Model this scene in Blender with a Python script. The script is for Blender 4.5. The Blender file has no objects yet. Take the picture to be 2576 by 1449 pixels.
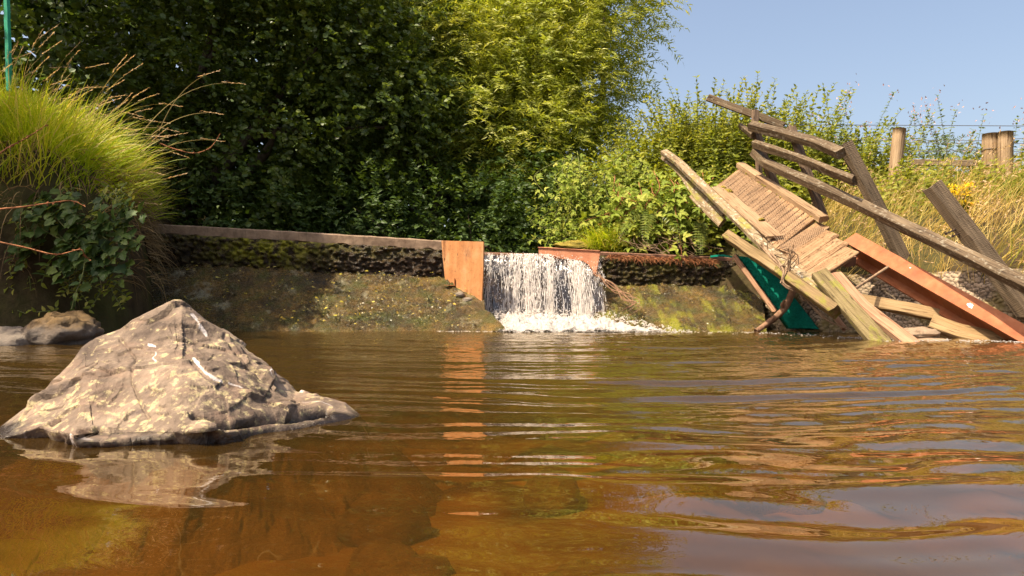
import bpy, math, random
import numpy as np
from mathutils import Vector

rng = np.random.default_rng(11)
random.seed(5)
SC = bpy.context.scene
COL = SC.collection
F, YH, CX, H = 1860.0, 768.0, 1288.0, 0.25      # focal length, eye line and centre of the 2576-wide photograph; lens height in m


def P(px, py, d):
    return np.array([(px - CX) / F * d, d, H + (YH - py) / F * d])


def C(cx, cy, d):
    return P(1610 + cx * .4861, 201.2 + cy * .4861, d)


def nrm(v):
    v = np.asarray(v, float)
    return v / (np.linalg.norm(v, axis=-1, keepdims=True) + 1e-9)


# ------------------------------------------------------------------ noise
_perm = np.random.default_rng(3).permutation(256)
_perm = np.concatenate([_perm, _perm, _perm])
_grad = nrm(np.random.default_rng(4).normal(size=(256, 3)))


def perlin(p):
    p = np.asarray(p, float)
    i = np.floor(p).astype(int)
    f = p - i
    u = f * f * f * (f * (f * 6 - 15) + 10)
    i &= 255
    out = 0
    for dx in (0, 1):
        for dy in (0, 1):
            for dz in (0, 1):
                h = _perm[_perm[_perm[(i[..., 0] + dx) & 255] + ((i[..., 1] + dy) & 255)] + ((i[..., 2] + dz) & 255)]
                g = _grad[h]
                w = (u[..., 0] if dx else 1 - u[..., 0]) * (u[..., 1] if dy else 1 - u[..., 1]) * (u[..., 2] if dz else 1 - u[..., 2])
                out = out + w * (g[..., 0] * (f[..., 0] - dx) + g[..., 1] * (f[..., 1] - dy) + g[..., 2] * (f[..., 2] - dz))
    return out * 1.6


def fbm(p, o=4, lac=2.03, gain=.5):
    p = np.asarray(p, float)
    a, s, t = 1., 1., 0
    for k in range(o):
        t = t + a * perlin(p * s + 17.3 * k)
        a *= gain
        s *= lac
    return t


def cells(p):
    """distance to the nearest and second nearest jittered cell point"""
    p = np.asarray(p, float)
    i = np.floor(p).astype(int)
    f1 = np.full(p.shape[:-1], 9.)
    f2 = np.full(p.shape[:-1], 9.)
    for dx in (-1, 0, 1):
        for dy in (-1, 0, 1):
            for dz in (-1, 0, 1):
                j = i + np.array([dx, dy, dz])
                k = j & 255
                h = _perm[_perm[_perm[k[..., 0]] + k[..., 1]] + k[..., 2]]
                q = j + .5 + .42 * _grad[h]
                d = np.linalg.norm(q - p, axis=-1)
                f2 = np.minimum(f2, np.maximum(f1, d))
                f1 = np.minimum(f1, d)
    return f1, f2


def cell_center(p):
    p = np.asarray(p, float)
    i = np.floor(p).astype(int)
    f1 = np.full(p.shape[:-1], 9.)
    cc = np.zeros_like(p)
    gg = np.zeros_like(p)
    for dx in (-1, 0, 1):
        for dy in (-1, 0, 1):
            for dz in (-1, 0, 1):
                j = i + np.array([dx, dy, dz])
                k = j & 255
                h = _perm[_perm[_perm[k[..., 0]] + k[..., 1]] + k[..., 2]]
                q = j + .5 + .42 * _grad[h]
                d = np.linalg.norm(q - p, axis=-1)
                m = d < f1
                f1 = np.where(m, d, f1)
                cc = np.where(m[..., None], q, cc)
                gg = np.where(m[..., None], _grad[(h + 77) & 255], gg)
    return p - cc, gg


def sstep(a, b, x):
    t = np.clip((x - a) / (b - a), 0, 1)
    return t * t * (3 - 2 * t)


# ------------------------------------------------------------------ mesh building
def mesh_obj(name, verts, faces, mat, parent=None, smooth=False, rnd=None, vec=None, mask=None):
    """faces: list of arrays (n,k) of vertex indices"""
    me = bpy.data.meshes.new(name)
    verts = np.asarray(verts, np.float32).reshape(-1, 3)
    if not isinstance(faces, (list, tuple)):
        faces = [faces]
    faces = [np.asarray(f, np.int32) for f in faces if len(f)]
    me.vertices.add(len(verts))
    me.vertices.foreach_set('co', verts.ravel())
    loops = np.concatenate([f.ravel() for f in faces])
    tot = np.concatenate([np.full(len(f), f.shape[1], np.int32) for f in faces])
    start = np.concatenate([[0], np.cumsum(tot)[:-1]]).astype(np.int32)
    me.loops.add(len(loops))
    me.loops.foreach_set('vertex_index', loops)
    me.polygons.add(len(tot))
    me.polygons.foreach_set('loop_start', start)
    try:
        me.polygons.foreach_set('loop_total', tot)
    except Exception:
        pass
    me.polygons.foreach_set('use_smooth', np.full(len(tot), bool(smooth)))
    me.update(calc_edges=True)
    if rnd is not None:
        a = me.attributes.new('rnd', 'FLOAT', 'FACE')
        a.data.foreach_set('value', np.asarray(rnd, np.float32))
    if vec is not None:
        a = me.attributes.new('grain', 'FLOAT_VECTOR', 'POINT')
        a.data.foreach_set('vector', np.asarray(vec, np.float32).ravel())
    if mask is not None:
        a = me.attributes.new('mask', 'FLOAT', 'POINT')
        a.data.foreach_set('value', np.asarray(mask, np.float32))
    me.materials.append(mat)
    o = bpy.data.objects.new(name, me)
    COL.objects.link(o)
    if parent is not None:
        o.parent = parent
        o.matrix_parent_inverse = parent.matrix_basis.inverted()
    return o


def tag(o, label=None, cat=None, group=None, kind=None):
    if label:
        o['label'] = label
    if cat:
        o['category'] = cat
    if group:
        o['group'] = group
    if kind:
        o['kind'] = kind
    return o


def thing(name, loc, label, cat, group=None):
    o = bpy.data.objects.new(name, None)
    o.empty_display_size = .1
    COL.objects.link(o)
    o.location = Vector([float(v) for v in loc])
    return tag(o, label, cat, group)


class MB:
    """collects pieces into one mesh"""
    def __init__(s):
        s.v, s.f, s.g, s.r, s.n = [], {}, [], {}, 0

    def add(s, v, faces, g=None, r=None):
        v = np.asarray(v, float).reshape(-1, 3)
        if not isinstance(faces, (list, tuple)):
            faces = [faces]
        for f in faces:
            f = np.asarray(f, int)
            if len(f):
                s.f.setdefault(f.shape[1], []).append(f + s.n)
                s.r.setdefault(f.shape[1], []).append(np.full(len(f), .5) if r is None else (np.full(len(f), r) if np.isscalar(r) else r))
        s.v.append(v)
        s.g.append(np.zeros_like(v) if g is None else np.asarray(g, float))
        s.n += len(v)
        return s

    def build(s, name, mat, parent=None, smooth=False):
        ks = list(s.f)
        return mesh_obj(name, np.concatenate(s.v), [np.concatenate(s.f[k]) for k in ks], mat, parent, smooth,
                        rnd=np.concatenate([np.concatenate(s.r[k]) for k in ks]), vec=np.concatenate(s.g))


def grid_faces(nu, nv, wrap_v=False):
    i = np.arange(nu - 1)[:, None]
    j = np.arange(nv if wrap_v else nv - 1)[None, :]
    j2 = (j + 1) % nv
    return np.stack([i * nv + j + 0 * i, (i + 1) * nv + j, (i + 1) * nv + j2, i * nv + j2 + 0 * i], -1).reshape(-1, 4)


def tube(mb, pts, rad, sides=7, jit=0., r=.5):
    pts = np.asarray(pts, float)
    n = len(pts)
    rad = np.broadcast_to(np.asarray(rad, float), (n,))
    t = nrm(np.gradient(pts, axis=0))
    ref = np.array([.13, .21, .97]) if abs(t[0, 2]) < .9 else np.array([.97, .2, .1])
    a = nrm(np.cross(t, ref))
    b = np.cross(t, a)
    th = np.linspace(0, 2 * np.pi, sides, endpoint=False)
    rr = rad[:, None] * (1 + jit * rng.normal(size=(n, sides)))
    v = pts[:, None] + rr[..., None] * (np.cos(th)[None, :, None] * a[:, None] + np.sin(th)[None, :, None] * b[:, None])
    L = np.concatenate([[0], np.cumsum(np.linalg.norm(np.diff(pts, axis=0), axis=1))])
    g = np.zeros((n, sides, 3))
    g[..., 0] = L[:, None]
    g[..., 1] = np.cos(th) * rad[:, None]
    g[..., 2] = np.sin(th) * rad[:, None]
    f = [grid_faces(n, sides, True)]
    caps = np.stack([np.arange(sides)[::-1], (n - 1) * sides + np.arange(sides)])
    mb.add(v, f + [caps], g.reshape(-1, 3), r)


def spline(pts, n):
    """Catmull-Rom through the points"""
    pts = np.asarray(pts, float)
    p = np.concatenate([[2 * pts[0] - pts[1]], pts, [2 * pts[-1] - pts[-2]]])
    m = len(pts) - 1
    u = np.linspace(0, m - 1e-6, n)
    k = u.astype(int)
    t = (u - k)[:, None]
    a, b, c, d = p[k], p[k + 1], p[k + 2], p[k + 3]
    return .5 * (2 * b + (c - a) * t + (2 * a - 5 * b + 4 * c - d) * t ** 2 + (3 * b - a - 3 * c + d) * t ** 3)


def plank(mb, pts, w, t, face, seg=None, jit=.0025, ch=.006, smooth_path=False, r=None, ends=0.):
    """a sawn board along pts; broad side w faces `face`, thickness t behind it; chamfered, slightly crooked, ragged ends"""
    pts = np.asarray(pts, float)
    L = np.concatenate([[0], np.cumsum(np.linalg.norm(np.diff(pts, axis=0), axis=1))])
    seg = seg or max(4, int(L[-1] / .05))
    if smooth_path and len(pts) > 2:
        q = spline(pts, seg + 1)
    else:
        u = np.linspace(0, L[-1], seg + 1)
        q = np.stack([np.interp(u, L, pts[:, k]) for k in range(3)], -1)
    l = np.concatenate([[0], np.cumsum(np.linalg.norm(np.diff(q, axis=0), axis=1))])
    ax = nrm(np.gradient(q, axis=0))
    n = np.asarray(face, float)
    n = nrm(n - (ax @ n)[:, None] * ax)
    s = np.cross(ax, n)
    hw, ht = w / 2, t / 2
    c = min(ch, .3 * t)
    sec = np.array([(-hw + c, ht), (0, ht), (hw - c, ht), (hw, ht - c), (hw, -ht + c), (hw - c, -ht), (0, -ht), (-hw + c, -ht), (-hw, -ht + c), (-hw, ht - c)])
    m = len(sec)
    seed = rng.uniform(0, 99)
    wob = np.stack([perlin(np.stack([l * 4 + seed, np.full_like(l, k * 3.7), l * 0], -1)) for k in range(m)], 1) * jit * 2
    v = q[:, None] + (sec[:, 0][None, :] + wob)[..., None] * s[:, None] + (sec[:, 1][None, :] + wob * .6)[..., None] * n[:, None]
    if ends:
        v[0] += ax[0] * rng.normal(size=(m, 1)) * ends
        v[-1] += ax[-1] * rng.normal(size=(m, 1)) * ends
    g = np.zeros((len(q), m, 3))
    g[..., 0] = l[:, None] + seed
    g[..., 1] = sec[:, 0] + seed * .3
    g[..., 2] = sec[:, 1] + seed * .7
    caps = np.stack([np.arange(m), (len(q) - 1) * m + np.arange(m)[::-1]])
    mb.add(v, [grid_faces(len(q), m, True)[:, ::-1], caps], g.reshape(-1, 3), rng.uniform() if r is None else r)


def rotated_box_faces():
    return None


# leaf templates: local x along the leaf, y across, z up
def T_round():
    v = np.array([(0, 0, 0), (.3, .36, .07), (.72, .38, .07), (1, 0, -.05), (.72, -.38, .07), (.3, -.36, .07), (.5, 0, 0)])
    return v, [np.array([(0, 6, 2, 1), (0, 5, 4, 6)]), np.array([(6, 3, 2), (6, 4, 3)])]


def T_lance():
    return np.array([(0, 0, 0), (.35, .085, .03), (1, 0, -.12), (.35, -.085, .03), (.4, 0, 0)]), [np.array([(0, 4, 1), (4, 2, 1), (0, 3, 4), (4, 3, 2)])]


def T_ovate():
    v = np.array([(0, 0, 0), (.22, .24, .06), (.55, .22, .05), (1, 0, -.14), (.55, -.22, .05), (.22, -.24, .06), (.5, 0, 0)])
    return v, [np.array([(0, 6, 2, 1), (0, 5, 4, 6)]), np.array([(6, 3, 2), (6, 4, 3)])]


def T_tri():
    """bramble: three toothed leaflets in one leaf"""
    vs, f4, f3 = [], [], []
    v, fs = T_ovate()
    for ang, sc, off in ((0, .62, .38), (1.15, .5, .3), (-1.15, .5, .3)):
        c, s = math.cos(ang), math.sin(ang)
        q = v * sc
        q = np.stack([q[:, 0] * c - q[:, 1] * s + off, q[:, 0] * s + q[:, 1] * c, q[:, 2]], -1)
        n = sum(len(a) for a in vs)
        f4.append(fs[0] + n)
        f3.append(fs[1] + n)
        vs.append(q)
    return np.concatenate(vs), [np.concatenate(f4), np.concatenate(f3)]


def T_lobed():
    """a broad lobed leaf (sycamore, ground elder) in two halves"""
    v = np.array([(0, 0, 0), (.02, .34, .04), (.25, .3, .05), (.38, .52, .02), (.55, .3, .05), (.7, .3, .02), (1, 0, -.1),
                  (.7, -.3, .02), (.55, -.3, .05), (.38, -.52, .02), (.25, -.3, .05), (.02, -.34, .04), (.45, 0, 0)])
    return v, [np.array([(0, 12, 2, 1), (0, 11, 10, 12), (12, 6, 5, 4), (12, 8, 7, 6)]), np.array([(12, 4, 2), (4, 3, 2), (12, 10, 8), (8, 10, 9)])]


def leaves(mb, pos, dirs, ups, size, tmpl, r=None, wid=1.):
    tv, tf = tmpl
    N = len(pos)
    t = nrm(dirs)
    u = ups - np.sum(ups * t, -1, keepdims=True) * t
    u = nrm(u)
    b = np.cross(u, t)
    size = np.broadcast_to(size, (N,))
    v = pos[:, None] + size[:, None, None] * (tv[None, :, 0:1] * t[:, None] + wid * tv[None, :, 1:2] * b[:, None] + tv[None, :, 2:3] * u[:, None])
    if r is None:
        r = rng.uniform(size=N)
    off = np.arange(N)[:, None, None] * len(tv)
    for f in tf:
        f = np.asarray(f)
        ff = (f[None] + off).reshape(-1, f.shape[1])
        mb.f.setdefault(f.shape[1], []).append(ff + mb.n)
        mb.r.setdefault(f.shape[1], []).append(np.repeat(r, len(f)))
    mb.v.append(v.reshape(-1, 3))
    mb.g.append(np.zeros((N * len(tv), 3)))
    mb.n += N * len(tv)


def blades(mb, root, tip_dir, length, width, bend, seg=4, r=None, bend_dir=None):
    """grass blades: start along tip_dir, bent towards bend_dir (default: down)"""
    N = len(root)
    d = nrm(tip_dir)
    bd = np.broadcast_to(np.array([0, 0, -1.]) if bend_dir is None else bend_dir, (N, 3))
    length = np.broadcast_to(length, (N,))
    width = np.broadcast_to(width, (N,))
    bend = np.broadcast_to(bend, (N,))
    side = nrm(np.cross(d, rng.normal(size=(N, 3)) * .5 + np.array([0, -1, .2])))
    p = root.copy()
    out = []
    for k in range(seg + 1):
        s = k / seg
        w = width * (1 - s) ** .6 * .5 + .0004
        out.append(np.stack([p - side * w[:, None], p + side * w[:, None]], 1))
        d = nrm(d + bd * (bend * (.35 + s) / seg)[:, None])
        p = p + d * (length / seg)[:, None]
    v = np.stack(out, 1)                       # N, seg+1, 2, 3
    f = []
    for k in range(seg):
        a = k * 2
        f.append((a, a + 1, a + 3, a + 2))
    f = np.array(f)
    off = np.arange(N)[:, None, None] * (2 * (seg + 1))
    if r is None:
        r = rng.uniform(size=N)
    mb.f.setdefault(4, []).append((f[None] + off).reshape(-1, 4) + mb.n)
    mb.r.setdefault(4, []).append(np.repeat(r, seg))
    mb.v.append(v.reshape(-1, 3))
    mb.g.append(np.zeros((v.size // 3, 3)))
    mb.n += v.size // 3
    return p, d


# ------------------------------------------------------------------ materials
class NT:
    def __init__(s, name):
        s.m = bpy.data.materials.new(name)
        s.m.use_nodes = True
        s.t = s.m.node_tree
        s.t.nodes.clear()
        s.out = s.n('ShaderNodeOutputMaterial')

    def n(s, kind, **kw):
        o = s.t.nodes.new(kind)
        for k, v in kw.items():
            if k.startswith('i_'):
                key = k[2:].replace('_', ' ')
                o.inputs[int(key) if key.isdigit() else key].default_value = v
            else:
                setattr(o, k, v)
        return o

    def l(s, a, b):
        s.t.links.new(a, b)

    def obj(s):
        return s.n('ShaderNodeTexCoord').outputs['Object']

    def attr(s, name, sock='Fac'):
        return s.n('ShaderNodeAttribute', attribute_name=name).outputs[sock]

    def mapping(s, src, scale=(1, 1, 1), loc=(0, 0, 0)):
        m = s.n('ShaderNodeMapping')
        s.l(src, m.inputs[0])
        m.inputs['Scale'].default_value = scale
        m.inputs['Location'].default_value = loc
        return m.outputs[0]

    def noise(s, vec, scale, detail=4, rough=.55, dist=0.):
        o = s.n('ShaderNodeTexNoise')
        o.inputs['Scale'].default_value = scale
        o.inputs['Detail'].default_value = detail
        o.inputs['Roughness'].default_value = rough
        o.inputs['Distortion'].default_value = dist
        if vec is not None:
            s.l(vec, o.inputs['Vector'])
        return o.outputs['Fac']

    def vor(s, vec, scale, feature='F1', out='Distance'):
        o = s.n('ShaderNodeTexVoronoi', feature=feature)
        o.inputs['Scale'].default_value = scale
        s.l(vec, o.inputs['Vector'])
        return o.outputs[out]

    def ramp(s, fac, stops, mode='LINEAR'):
        o = s.n('ShaderNodeValToRGB')
        o.color_ramp.interpolation = mode
        el = o.color_ramp.elements
        while len(el) < len(stops):
            el.new(.5)
        for e, (p, c) in zip(el, stops):
            e.position = p
            e.color = (c, c, c, 1) if np.isscalar(c) else (*c, 1)
        s.l(fac, o.inputs[0])
        return o.outputs[0]

    def mix(s, fac, a, b, mode='MIX'):
        o = s.n('ShaderNodeMix', data_type='RGBA', blend_type=mode)
        for ix, v in ((0, fac), (6, a), (7, b)):
            sock = o.inputs[ix]
            if isinstance(v, (int, float)):
                sock.default_value = v if ix == 0 else (v, v, v, 1)
            elif isinstance(v, tuple):
                sock.default_value = (*v, 1)
            else:
                s.l(v, sock)
        return o.outputs[2]

    def math(s, op, a, b=None, clamp=False):
        o = s.n('ShaderNodeMath', operation=op, use_clamp=clamp)
        for k, v in enumerate((a, b)):
            if v is None:
                continue
            if isinstance(v, (int, float)):
                o.inputs[k].default_value = v
            else:
                s.l(v, o.inputs[k])
        return o.outputs[0]

    def bump(s, h, dist=.01, strength=1., normal=None):
        o = s.n('ShaderNodeBump')
        o.inputs['Distance'].default_value = dist
        o.inputs['Strength'].default_value = strength
        s.l(h, o.inputs['Height'])
        if normal is not None:
            s.l(normal, o.inputs['Normal'])
        return o.outputs[0]

    def pbsdf(s, col, rough=.7, spec=.4, normal=None, metal=0.):
        o = s.n('ShaderNodeBsdfPrincipled')
        for key, v in (('Base Color', col), ('Roughness', rough), ('Specular IOR Level', spec), ('Metallic', metal)):
            if isinstance(v, tuple):
                o.inputs[key].default_value = (*v, 1)
            elif isinstance(v, (int, float)):
                o.inputs[key].default_value = v
            else:
                s.l(v, o.inputs[key])
        if normal is not None:
            s.l(normal, o.inputs['Normal'])
        return o.outputs[0]

    def done(s, sh):
        s.l(sh, s.out.inputs['Surface'])
        return s.m


def leaf_mat(name, stops, trans=.4, tcol=(1.25, 1.2, .5), rough=.45, spec=.4):
    m = NT(name)
    col = m.ramp(m.attr('rnd'), stops)
    big = m.noise(m.obj(), 1.3, 2)
    col = m.mix(m.ramp(big, [(.35, 0.), (.7, .45)]), col, m.mix(1., col, (1.35, 1.15, .7), 'MULTIPLY'))
    p = m.pbsdf(col, rough, spec)
    tr = m.n('ShaderNodeBsdfTranslucent')
    m.l(m.mix(1., col, tcol, 'MULTIPLY'), tr.inputs['Color'])
    mx = m.n('ShaderNodeMixShader')
    mx.inputs[0].default_value = trans
    m.l(p, mx.inputs[1])
    m.l(tr.outputs[0], mx.inputs[2])
    return m.done(mx.outputs[0])


M = {}
M['alder'] = leaf_mat('alder_leaf', [(0, (.045, .072, .012)), (.6, (.095, .145, .026)), (1, (.20, .25, .05))], .35, rough=.4, spec=.45)
M['willow'] = leaf_mat('willow_leaf', [(0, (.19, .25, .03)), (.55, (.35, .395, .06)), (1, (.55, .56, .18))], .45, rough=.4)
M['shade_leaf'] = leaf_mat('shaded_leaf', [(0, (.03, .06, .013)), (.7, (.07, .12, .025)), (1, (.13, .18, .04))], .3, rough=.5, spec=.3)  # greens darkened to carry the shade of the understory and bank face
M['nettle'] = leaf_mat('nettle_leaf', [(0, (.15, .19, .02)), (.6, (.27, .30, .04)), (1, (.40, .37, .08))], .45, rough=.55, spec=.25)
M['bramble'] = leaf_mat('bramble_leaf', [(0, (.15, .215, .02)), (.6, (.26, .33, .04)), (1, (.40, .42, .08))], .4, rough=.6, spec=.25)
M['fern'] = leaf_mat('fern_frond', [(0, (.09, .14, .02)), (1, (.2, .23, .04))], .4)
M['grass'] = leaf_mat('green_grass', [(0, (.22, .34, .010)), (.5, (.42, .53, .02)), (.85, (.62, .62, .07)), (1, (.68, .55, .24))], .5, (1.2, 1.15, .5), .5, .3)
M['dead_grass'] = leaf_mat('dead_grass', [(0, (.10, .065, .03)), (.6, (.24, .16, .075)), (1, (.42, .30, .15))], .3, (1.1, 1., .7), .7, .2)
M['dry_grass'] = leaf_mat('dry_grass', [(0, (.20, .27, .035)), (.32, (.34, .34, .06)), (.5, (.54, .42, .11)), (1, (.76, .60, .26))], .4, (1.1, 1., .7), .6, .25)
M['seed'] = leaf_mat('seed_heads', [(0, (.45, .30, .15)), (1, (.75, .56, .36))], .45, (1.1, 1., .7), .7, .2)
M['haze_leaf'] = leaf_mat('distant_shrub_leaf', [(0, (.09, .14, .04)), (1, (.19, .23, .08))], .3)
M['yellow'] = leaf_mat('yellow_petal', [(0, (.75, .48, .01)), (1, (.85, .62, .02))], .3, (1, 1, .6), .6, .2)
M['white'] = leaf_mat('white_petal', [(0, (.6, .6, .55)), (1, (.75, .72, .7))], .3, (1, 1, 1), .6, .2)
M['purple'] = leaf_mat('thistle_head', [(0, (.34, .20, .22)), (1, (.5, .36, .34))], .2, (1, 1, 1), .7, .2)
M['litter'] = leaf_mat('fallen_leaf', [(0, (.30, .20, .03)), (.5, (.45, .40, .05)), (1, (.40, .34, .12))], .2, (1, 1, .6), .5, .3)


def bark_mat(name, a, b):
    m = NT(name)
    n = m.noise(m.mapping(m.obj(), (9, 9, 2.5)), 3, 5)
    return m.done(m.pbsdf(m.ramp(n, [(.3, a), (.7, b)]), .85, .2, m.bump(n, .02)))


M['bark'] = bark_mat('bark', (.05, .035, .022), (.13, .10, .07))
M['twig'] = bark_mat('dry_twig', (.20, .12, .07), (.34, .24, .15))
M['stem_red'] = bark_mat('red_stem', (.22, .075, .03), (.36, .16, .07))
M['stem_green'] = bark_mat('green_stem', (.10, .12, .03), (.17, .17, .06))
M['drift'] = bark_mat('driftwood', (.16, .085, .05), (.34, .20, .12))


def wood_mat(name, a, b, c, moss=None, moss_amt=0., saw=0., lichen=0., rough=.8, spots=0.):
    m = NT(name)
    g = m.attr('grain', 'Vector')
    fine = m.noise(m.mapping(g, (3, 55, 55)), 1.0, 5, .6)
    broad = m.noise(m.mapping(g, (1.5, 9, 9)), 1.0, 4)
    blot = m.noise(m.mapping(g, (6, 9, 9)), 1.2, 4)
    col = m.ramp(m.math('ADD', m.math('MULTIPLY', fine, .6), m.math('MULTIPLY', broad, .4)), [(.32, a), (.5, b), (.68, c)])
    col = m.mix(m.ramp(m.attr('rnd'), [(0, 0.), (1, .45)]), col, m.mix(1., col, (.72, .70, .68), 'MULTIPLY'))
    col = m.mix(m.ramp(blot, [(.45, 0.), (.75, .5)]), col, m.mix(1., col, (.6, .55, .5), 'MULTIPLY'))
    h = fine
    ck = m.noise(m.mapping(g, (1.1, 26, 26)), 1., 2, .5, .2)
    ck = m.ramp(m.math('ABSOLUTE', m.math('SUBTRACT', ck, .47)), [(.006, .8), (.018, 0.)])
    col = m.mix(ck, col, m.mix(1., col, (.25, .2, .16), 'MULTIPLY'))
    if spots:
        v = m.noise(m.mapping(g, (40, 60, 60)), 1., 3)
        col = m.mix(m.ramp(v, [(.56, 0.), (.66, spots)]), col, m.mix(1., col, (.42, .33, .26), 'MULTIPLY'))
    if saw:
        w = m.n('ShaderNodeTexWave', wave_type='BANDS', bands_direction='X')
        w.inputs['Scale'].default_value = 26.
        w.inputs['Distortion'].default_value = 9.
        w.inputs['Detail Scale'].default_value = 1.2
        m.l(m.mapping(g, (1, .35, .35)), w.inputs['Vector'])
        col = m.mix(m.math('MULTIPLY', w.outputs['Fac'], saw), col, m.mix(1., col, (.4, .36, .3), 'MULTIPLY'))
        h = m.math('ADD', h, m.math('MULTIPLY', w.outputs['Fac'], .35))
    if lichen:
        v = m.noise(m.mapping(g, (16, 22, 22)), 1.6, 5, .65)
        col = m.mix(m.ramp(v, [(.55, 0.), (.63, lichen)]), col, (.46, .42, .32))
    if moss:
        v = m.noise(m.mapping(g, (3.5, 6, 6)), 1.3, 5, .65)
        k = m.ramp(v, [(.62 - moss_amt * .3, 0.), (.74 - moss_amt * .3, 1.)])
        col = m.mix(m.math('MULTIPLY', k, .85), col, moss)
        h = m.math('ADD', h, m.math('MULTIPLY', k, .6))
    return m.done(m.pbsdf(col, rough, .25, m.bump(h, .006, .8)))


M['rail'] = wood_mat('weathered_rail', (.055, .036, .02), (.12, .083, .048), (.22, .16, .095), lichen=.3)
M['post'] = wood_mat('sawn_post', (.08, .056, .034), (.15, .11, .07), (.24, .175, .11), saw=.5)
M['post_thin'] = wood_mat('slim_post', (.075, .05, .03), (.15, .10, .065), (.22, .155, .10))
M['deck'] = wood_mat('deck_wood', (.22, .125, .06), (.345, .21, .11), (.46, .305, .17), spots=.8)
M['kerb'] = wood_mat('kerb_wood', (.21, .13, .07), (.33, .215, .12), (.43, .30, .18))
M['mottled'] = wood_mat('mottled_rail', (.15, .10, .055), (.25, .18, .10), (.34, .26, .16), lichen=.7, moss=(.24, .22, .04), moss_amt=.25)
M['joist'] = wood_mat('joist_wood', (.14, .09, .04), (.235, .16, .075), (.33, .23, .12), moss=(.18, .17, .02), moss_amt=.2)
M['mossy_plank'] = wood_mat('mossy_plank', (.13, .095, .04), (.23, .175, .08), (.33, .26, .13), moss=(.20, .20, .02), moss_amt=.36, saw=.35)
M['pink_plank'] = wood_mat('pink_plank', (.25, .125, .065), (.37, .205, .12), (.46, .29, .17))
M['tan_plank'] = wood_mat('tan_plank', (.21, .13, .055), (.32, .21, .10), (.42, .29, .15))
M['fence_post'] = wood_mat('fence_post', (.19, .125, .07), (.33, .225, .13), (.46, .33, .20))


def rust_mat(name, a, b, c, dark=(.10, .05, .03), pits=0.):
    m = NT(name)
    o = m.obj()
    n = m.noise(o, 6, 6, .6)
    run = m.noise(m.mapping(o, (14, 14, 1.6)), 1., 5)
    col = m.ramp(m.math('ADD', m.math('MULTIPLY', n, .55), m.math('MULTIPLY', run, .45)), [(.36, a), (.5, b), (.64, c)])
    sp = m.noise(o, 38, 4, .7)
    col = m.mix(m.ramp(sp, [(.56, 0.), (.72, .7)]), col, dark)
    bl = m.noise(m.mapping(o, (1, 1, .8), (3, 1, 2)), 5, 5, .65)
    col = m.mix(m.ramp(bl, [(.52, 0.), (.68, .65)]), col, (.22, .10, .05))
    return m.done(m.pbsdf(col, .75, .3, m.bump(m.math('ADD', sp, n), .004, .6)))


M['orange_steel'] = rust_mat('orange_steel', (.38, .155, .055), (.47, .21, .08), (.52, .275, .13))
M['rust_plate'] = rust_mat('rust_red_plate', (.38, .145, .075), (.46, .19, .10), (.51, .23, .125), (.26, .09, .05))
M['rust'] = rust_mat('rusted_steel', (.25, .074, .028), (.33, .11, .043), (.39, .15, .065), (.26, .08, .04))
M['iron'] = rust_mat('dark_iron', (.12, .06, .04), (.2, .1, .06), (.26, .14, .09))
M['nail'] = NT('old_nail')
M['nail'] = M['nail'].done(M['nail'].pbsdf((.06, .04, .035), .6, .4, None, .5))
_w = NT('wire')
M['wire'] = _w.done(_w.pbsdf((.16, .13, .11), .5, .5, None, .3))
_w = NT('barbed_wire')
M['bwire'] = _w.done(_w.pbsdf((.10, .10, .11), .6, .4))
_w = NT('netting')
M['net'] = _w.done(_w.pbsdf((.33, .24, .165), .8, .2))
_w = NT('green_paint')
_n = _w.noise(_w.obj(), 9, 4)
M['green_paint'] = _w.done(_w.pbsdf(_w.ramp(_n, [(.3, (.01, .22, .12)), (.7, (.02, .34, .19))]), .45, .4))
_w = NT('green_carpet')
_n = _w.noise(_w.obj(), 60, 4, .7)
M['carpet'] = _w.done(_w.pbsdf(_w.ramp(_n, [(.3, (.002, .075, .05)), (.7, (.004, .17, .115))]), .95, .1, _w.bump(_n, .01)))
_w = NT('dropping')
M['dropping'] = _w.done(_w.pbsdf((.8, .8, .78), .7, .2))


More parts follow.
